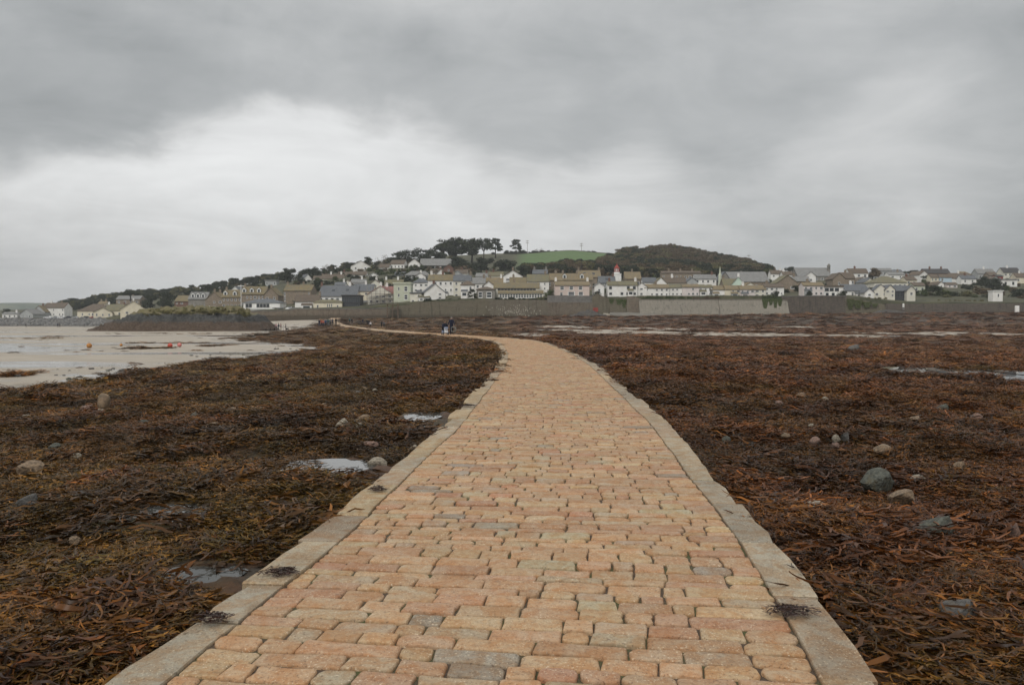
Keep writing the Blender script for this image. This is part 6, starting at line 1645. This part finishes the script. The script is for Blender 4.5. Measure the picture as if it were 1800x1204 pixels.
# ------------------------------------------------------------------ people
SKIN = plain('skin', (.42, .26, .19), (.38, .23, .17), 5, .6); HAIR = plain('hair', (.05, .035, .025), (.04, .03, .02), 8, .8); HAIRG = plain('hair_grey', (.30, .28, .26), (.25, .24, .22), 8, .8)
CLOTH = {k: plain('cloth_' + k, c, tuple(x * .75 for x in c), 6, .9) for k, c in dict(navy=(.018, .022, .045), black=(.012, .012, .014), white=(.66, .62, .62), red=(.16, .02, .025), blue=(.04, .08, .17), grey=(.13, .13, .14), teal=(.03, .09, .09), pink=(.5, .3, .32), jeans=(.035, .05, .09), coral=(.42, .11, .07), khaki=(.16, .13, .08)).items()}
def body_template(pose):
    # joints (x right, y forward, z up) and skin radii for a 1.72 m figure
    if pose == 'walk': L = ((.09, -.02, .90), (.10, .16, .50), (.10, .10, .09), (.10, .26, .04)); Rr = ((-.09, .02, .90), (-.10, -.02, .49), (-.10, -.30, .15), (-.10, -.20, .04)); al = ((.20, 0, 1.38), (.26, -.12, 1.12), (.25, .02, .90)); ar = ((-.20, 0, 1.38), (-.26, .08, 1.12), (-.25, .24, .96))
    elif pose == 'sit': L = ((.09, 0, .58), (.11, .42, .60), (.11, .46, .18), (.11, .62, .13)); Rr = ((-.09, 0, .58), (-.11, .42, .60), (-.11, .46, .18), (-.11, .62, .13)); al = ((.20, .0, 1.06), (.26, .14, .82), (.2, .42, .86)); ar = ((-.20, 0, 1.06), (-.26, .14, .82), (-.2, .42, .86))
    else: L = ((.09, 0, .90), (.10, .02, .49), (.11, -.02, .09), (.12, .14, .04)); Rr = ((-.09, 0, .90), (-.10, .03, .49), (-.11, .0, .09), (-.12, .16, .04)); al = ((.20, 0, 1.38), (.26, -.02, 1.12), (.24, .12, .92)); ar = ((-.20, 0, 1.38), (-.26, 0, 1.12), (-.22, .16, .98))
    dz = -.32 if pose == 'sit' else 0
    V = [(0, 0, .94 + dz), (0, .01, 1.14 + dz), (0, .02, 1.36 + dz), (0, .03, 1.47 + dz), (0, .05, 1.56 + dz), (0, .05, 1.66 + dz)]; rd = [(.16, .12), (.16, .12), (.17, .11), (.06, .06), (.085, .10), (.075, .085)]
    E = [(0, 1), (1, 2), (2, 3), (3, 4), (4, 5)]
    for leg in (L, Rr):
        b_ = len(V); V += list(leg); rd += [(.095, .095), (.065, .065), (.05, .05), (.04, .035)]; E += [(0, b_), (b_, b_+1), (b_+1, b_+2), (b_+2, b_+3)]
    for arm in (al, ar):
        b_ = len(V); V += list(arm) + [tuple(Vector(arm[2]) + (Vector(arm[2]) - Vector(arm[1])).normalized() * .13)]; rd += [(.07, .07), (.05, .05), (.036, .036), (.03, .018)]; E += [(2, b_), (b_, b_+1), (b_+1, b_+2), (b_+2, b_+3)]
    me = bpy.data.meshes.new('body_skeleton'); me.from_pydata(V, E, [])
    o = bpy.data.objects.new('body_skeleton', me); COL.objects.link(o)
    o.modifiers.new('skin', 'SKIN'); o.modifiers.new('sub', 'SUBSURF').levels = 1
    for i, r in enumerate(rd): me.skin_vertices[0].data[i].radius = r
    me.skin_vertices[0].data[0].use_root = True
    bpy.context.view_layer.update()
    dg = bpy.context.evaluated_depsgraph_get(); out = bpy.data.meshes.new_from_object(o.evaluated_get(dg))
    bpy.data.objects.remove(o)
    hips = .90 + dz; idx = []
    for pl in out.polygons:
        c_ = pl.center
        if c_.z > 1.50 + dz: k_ = 0
        elif abs(c_.x) > .17 and c_.z < .93 + dz and c_.z > .78 + dz and pose != 'sit': k_ = 0
        elif c_.z > hips + .0 or abs(c_.x) > .19: k_ = 1
        elif c_.z < .10 and pose != 'sit' or (pose == 'sit' and c_.z < .20): k_ = 3
        else: k_ = 2
        idx.append(k_)
    for _m in (SKIN, SKIN, SKIN, SKIN): out.materials.append(_m)
    out.polygons.foreach_set('material_index', idx); out.polygons.foreach_set('use_smooth', [True] * len(idx))
    return out
BODY = {p_: body_template(p_) for p_ in ('walk', 'stand', 'sit')}
mb = MB(); n = 7; mb.lathe([(.098 * math.sin(.5 * math.pi * (1 - i / n)) + .003, .10 * math.sin(.5 * math.pi * i / n)) for i in range(n + 1)], n=12); HAIRME = {}
for hm in (HAIR, HAIRG): q = MB(); q.v, q.f, q.m = list(mb.v), list(mb.f), list(mb.m); HAIRME[hm.name] = q.mesh('hair', hm, True)
mb = MB(); mb.tube((0, .0, .0), (0, .035, -.01), .016, .010, 6); mb.tube((.035, -.008, .03), (.035, .004, .03), .011, .010, 6, 1); mb.tube((-.035, -.008, .03), (-.035, .004, .03), .011, .010, 6, 1); mb.box(-.028, .028, -.004, .006, -.05, -.038, 2)
FACE = mb.mesh('face', [SKIN, plain('eye_dark', (.02, .02, .02), (.02, .02, .02), 5, .4), plain('lips', (.30, .12, .10), (.28, .11, .09), 5, .6)])
def person(label, loc, face, top, legs, pose='walk', h=1.72, hair=HAIR, group=None):
    root = empty('person', loc, face); tag(root, label, 'person', group); root.scale = (h / 1.72,) * 3
    me = BODY[pose].copy()
    for i_, m_ in enumerate((SKIN, CLOTH[top], CLOTH[legs], CLOTH['black'])): me.materials[i_] = m_
    obj('body', me, None, root); dz = -.32 if pose == 'sit' else 0
    hr = obj('hair', HAIRME[hair.name], None, root, (0, .035, 1.635 + dz)); hr.rotation_euler = (.25, 0, 0)
    obj('face', FACE, None, root, (0, .143, 1.60 + dz))
    return root
def ppl(u, v, D=None):
    p = on_plane(u, v, -.3); zc = -.3
    for _ in range(10):
        p = on_plane(u, v, zc); tt, cz = side_dist(p.x, p.y)
        zc = .5 * zc + .5 * (float(cz) if abs(float(tt)) < 2.2 else float(ground_z(p.x, p.y)))
    return Vector((p.x, p.y, zc))
toward, away = math.pi, 0.0
pc = on_plane(793.5, 589, 0.0); zc = 0.02
walker = person('walker in dark navy jacket beside the pale mobility scooter', (pc.x, pc.y, zc), toward + .2, 'navy', 'navy', 'walk', 1.76, HAIRG)
# mobility scooter with its rider
ps = on_plane(782.5, 589, 0.0); root = empty('mobility_scooter', (ps.x, ps.y, .02), toward + .25); tag(root, 'pale blue and white mobility scooter coming along the causeway', 'scooter')
SCW = plain('scooter_white', (.70, .72, .74), (.6, .62, .66), 3, .4); SCB = plain('scooter_blue', (.30, .36, .50), (.26, .3, .42), 3, .4)
mb = MB(); mb.box(-.28, .28, -.55, .45, .16, .30); mb.box(-.26, .26, -.55, -.15, .30, .46); mb.build('chassis', SCB, root)
mb = MB(); mb.prism([(.42, .2), (.62, .24), (.60, .45), (.50, .78), (.42, .78)], 'x', -.17, .17); mb.build('front_fairing', SCW, root)
mb = MB(); mb.box(-.16, .16, .52, .74, .62, .80); mb.build('basket', SCB, root)
mb = MB(); mb.tube((0, .46, .9), (0, .36, 1.06), .03); mb.tube((-.28, .34, 1.06), (.28, .34, 1.06), .022); mb.build('handlebar', TYRE, root)
mb = MB(); mb.box(-.25, .25, -.45, .05, .46, .56); mb.box(-.25, .25, -.50, -.40, .56, 1.05); mb.build('seat', CLOTH['black'], root)
for x in (-.27, .27):
    for y in (-.42, .48):
        w_ = empty('wheel', (x, y, .15)); w_.parent = root; mb = MB(); mb.torus((0, 0, 0), (1, 0, 0), .11, .045, 14, 6); mb.build('tyre', TYRE, w_); mb = MB(); mb.tube((-.03, 0, 0), (.03, 0, 0), .07); mb.build('rim', SCW, w_)
M = Matrix.Rotation(toward + .25, 3, 'Z') @ Vector((0, -.2, 0))
person('rider in dark coat seated on the pale mobility scooter', (ps.x + M.x, ps.y + M.y, .02), toward + .25, 'navy', 'black', 'sit', 1.72)
mb = MB(); pw = on_plane(797.2, 589, 0); root = empty('wheel', (pw.x, pw.y - .2, .02)); root.name = 'walker_wheel'; tag(root, 'grey spoked wheel of a trolley beside the navy walker', 'trolley wheel')
mb.torus((0, 0, .55), (.25, 1, 0), .25, .045, 20, 6); mb.build('tyre', plain('grey_rubber', (.22, .23, .22), (.18, .19, .18), 4, .7), root)
mb = MB()
for i in range(4): a = i * math.pi / 4; mb.tube((-.24*math.cos(a), .06*math.cos(a), .55 - .24*math.sin(a)), (.24*math.cos(a), -.06*math.cos(a), .55 + .24*math.sin(a)), .012, .012, 4)
mb.tube((0, 0, .55), (-.25, .1, .95), .018, .018, 5); mb.build('spokes', TYRE, root); mb = MB(); mb.tube((0, .02, 0), (0, .02, .32), .02, .02, 6); mb.build('stand', TYRE, root)
# walkers further along the causeway and on the sand
for u, v, top, legs, h_, fc, lb in ((671,575.6,'black','black',1.74,toward,'left of two dark walkers behind the scooter on the causeway'),(675,575.9,'grey','black',1.70,toward,'right of two dark walkers behind the scooter on the causeway'),
        (651.3,575.6,'white','black',1.5,toward,'walker in white top at the right of the middle group'),(645.6,572.3,'black','black',1.8,toward,'broad dark-clothed walker beside the white-topped one'),
        (648.6,572.2,'black','jeans',1.7,away,'dark-clothed walker just behind the white-topped one'),(637.6,572.0,'navy','grey',1.78,toward,'walker in navy at the left of the middle group'),
        (614.5,570.2,'teal','black',1.75,toward,'walker in dark teal, left of a far pair'),(618.8,570.1,'black','black',1.75,toward,'dark walker, right of a far pair'),
        (561.5,570.2,'navy','jeans',1.75,toward,'walker in navy at the left of the far crowd'),(565.5,570.6,'coral','navy',1.7,toward,'walker in coral top in the far crowd'),(568.5,571.4,'coral','jeans',1.6,away,'shorter walker in coral top in the far crowd'),
        (572.5,570.2,'blue','navy',1.75,toward,'walker in blue in the far crowd'),(577.0,569.0,'teal','grey',1.75,away,'walker in teal in the far crowd'),(580.5,568.7,'grey','black',1.75,toward,'walker in grey in the far crowd'),
        (584.5,568.4,'navy','black',1.72,away,'walker in navy near the right of the far crowd'),(590.5,568.0,'black','black',1.72,toward,'last dark walker at the right of the far crowd')):
    person(lb, ppl(u, v), fc + R.uniform(-.4, .4), top, legs, R.choice(('walk', 'walk', 'stand')), h_, R.choice((HAIR, HAIR, HAIRG)), 'walkers along the far causeway')
for u, v, top, legs, h_, lb in ((485.5,580.5,'pink','grey',1.7,'person in pale pink top standing on the sand by the rock'),(490.0,581.5,'navy','black',1.8,'tall person in navy in the group on the sand'),(494.0,580.5,'red','khaki',1.72,'person in dark red in the group on the sand'),
        (498.0,581.0,'white','white',1.2,'child in white in the group on the sand'),(502.5,580.5,'grey','black',1.6,'person in grey at the right of the group on the sand'),(464.8,574,'black','black',1.72,'lone dark figure standing right of the big rock'),
        (45.5,575.5,'black','black',1.72,'lone dark figure on the far left sand'),(101.5,575.5,'navy','black',1.72,'left of a dark pair on the far left sand'),(105,575.5,'black','black',1.72,'right of a dark pair on the far left sand'),(148,574,'black','black',1.72,'lone dark figure on the sand near the cream buildings')):
    person(lb, ppl(u, v), R.uniform(-3, 3), top, legs, R.choice(('walk', 'stand')), h_, HAIR, 'people on the left sand')
p = ppl(505.2, 581); root = empty('dog', p, 1.2); tag(root, 'small dark dog beside the group on the sand', 'dog')
V = [(0,0,.42),(0,.28,.44),(0,.42,.58),(0,.56,.56),(0,-.22,.45),(0,-.36,.62),(.09,.26,.24),(.09,.27,.03),(-.09,.26,.24),(-.09,.27,.03),(.09,-.16,.28),(.09,-.26,.2),(.09,-.22,.03),(-.09,-.16,.28),(-.09,-.26,.2),(-.09,-.22,.03)]
E = [(0,1),(1,2),(2,3),(0,4),(4,5),(1,6),(6,7),(1,8),(8,9),(4,10),(10,11),(11,12),(4,13),(13,14),(14,15)]
me = bpy.data.meshes.new('dog_skeleton'); me.from_pydata(V, E, []); o = bpy.data.objects.new('dog_skeleton', me); COL.objects.link(o); o.modifiers.new('skin', 'SKIN'); o.modifiers.new('sub', 'SUBSURF').levels = 1
for i, r in enumerate([.12,.13,.075,.045,.10,.025,.045,.03,.045,.03,.055,.035,.03,.055,.035,.03]): me.skin_vertices[0].data[i].radius = (r, r)
me.skin_vertices[0].data[0].use_root = True
bpy.context.view_layer.update(); out = bpy.data.meshes.new_from_object(o.evaluated_get(bpy.context.evaluated_depsgraph_get())); bpy.data.objects.remove(o); out.materials.clear()
obj('body', out, CLOTH['black'], root); mb = MB(); mb.torus((0, .36, .52), (0, .7, .7), .075, .012, 12, 5); mb.build('collar', CLOTH['red'], root)

# ------------------------------------------------------------------ damp sea air
mb = MB(); mb.box(-2990, 2990, -400, 3390, -6.5, 110)
hz = mb.build('haze', [], None); tag(hz, kind='stuff')
m = bpy.data.materials.new('damp_air'); m.use_nodes = True; t = m.node_tree; t.nodes.clear()
pv = nn(t, 'ShaderNodeVolumePrincipled'); pv.inputs['Color'].default_value = (.9, .93, .95, 1); pv.inputs['Density'].default_value = .00020
o_ = nn(t, 'ShaderNodeOutputMaterial'); lk(t, pv.outputs[0], o_.inputs['Volume'])
hz.data.materials.clear(); hz.data.materials.append(m)
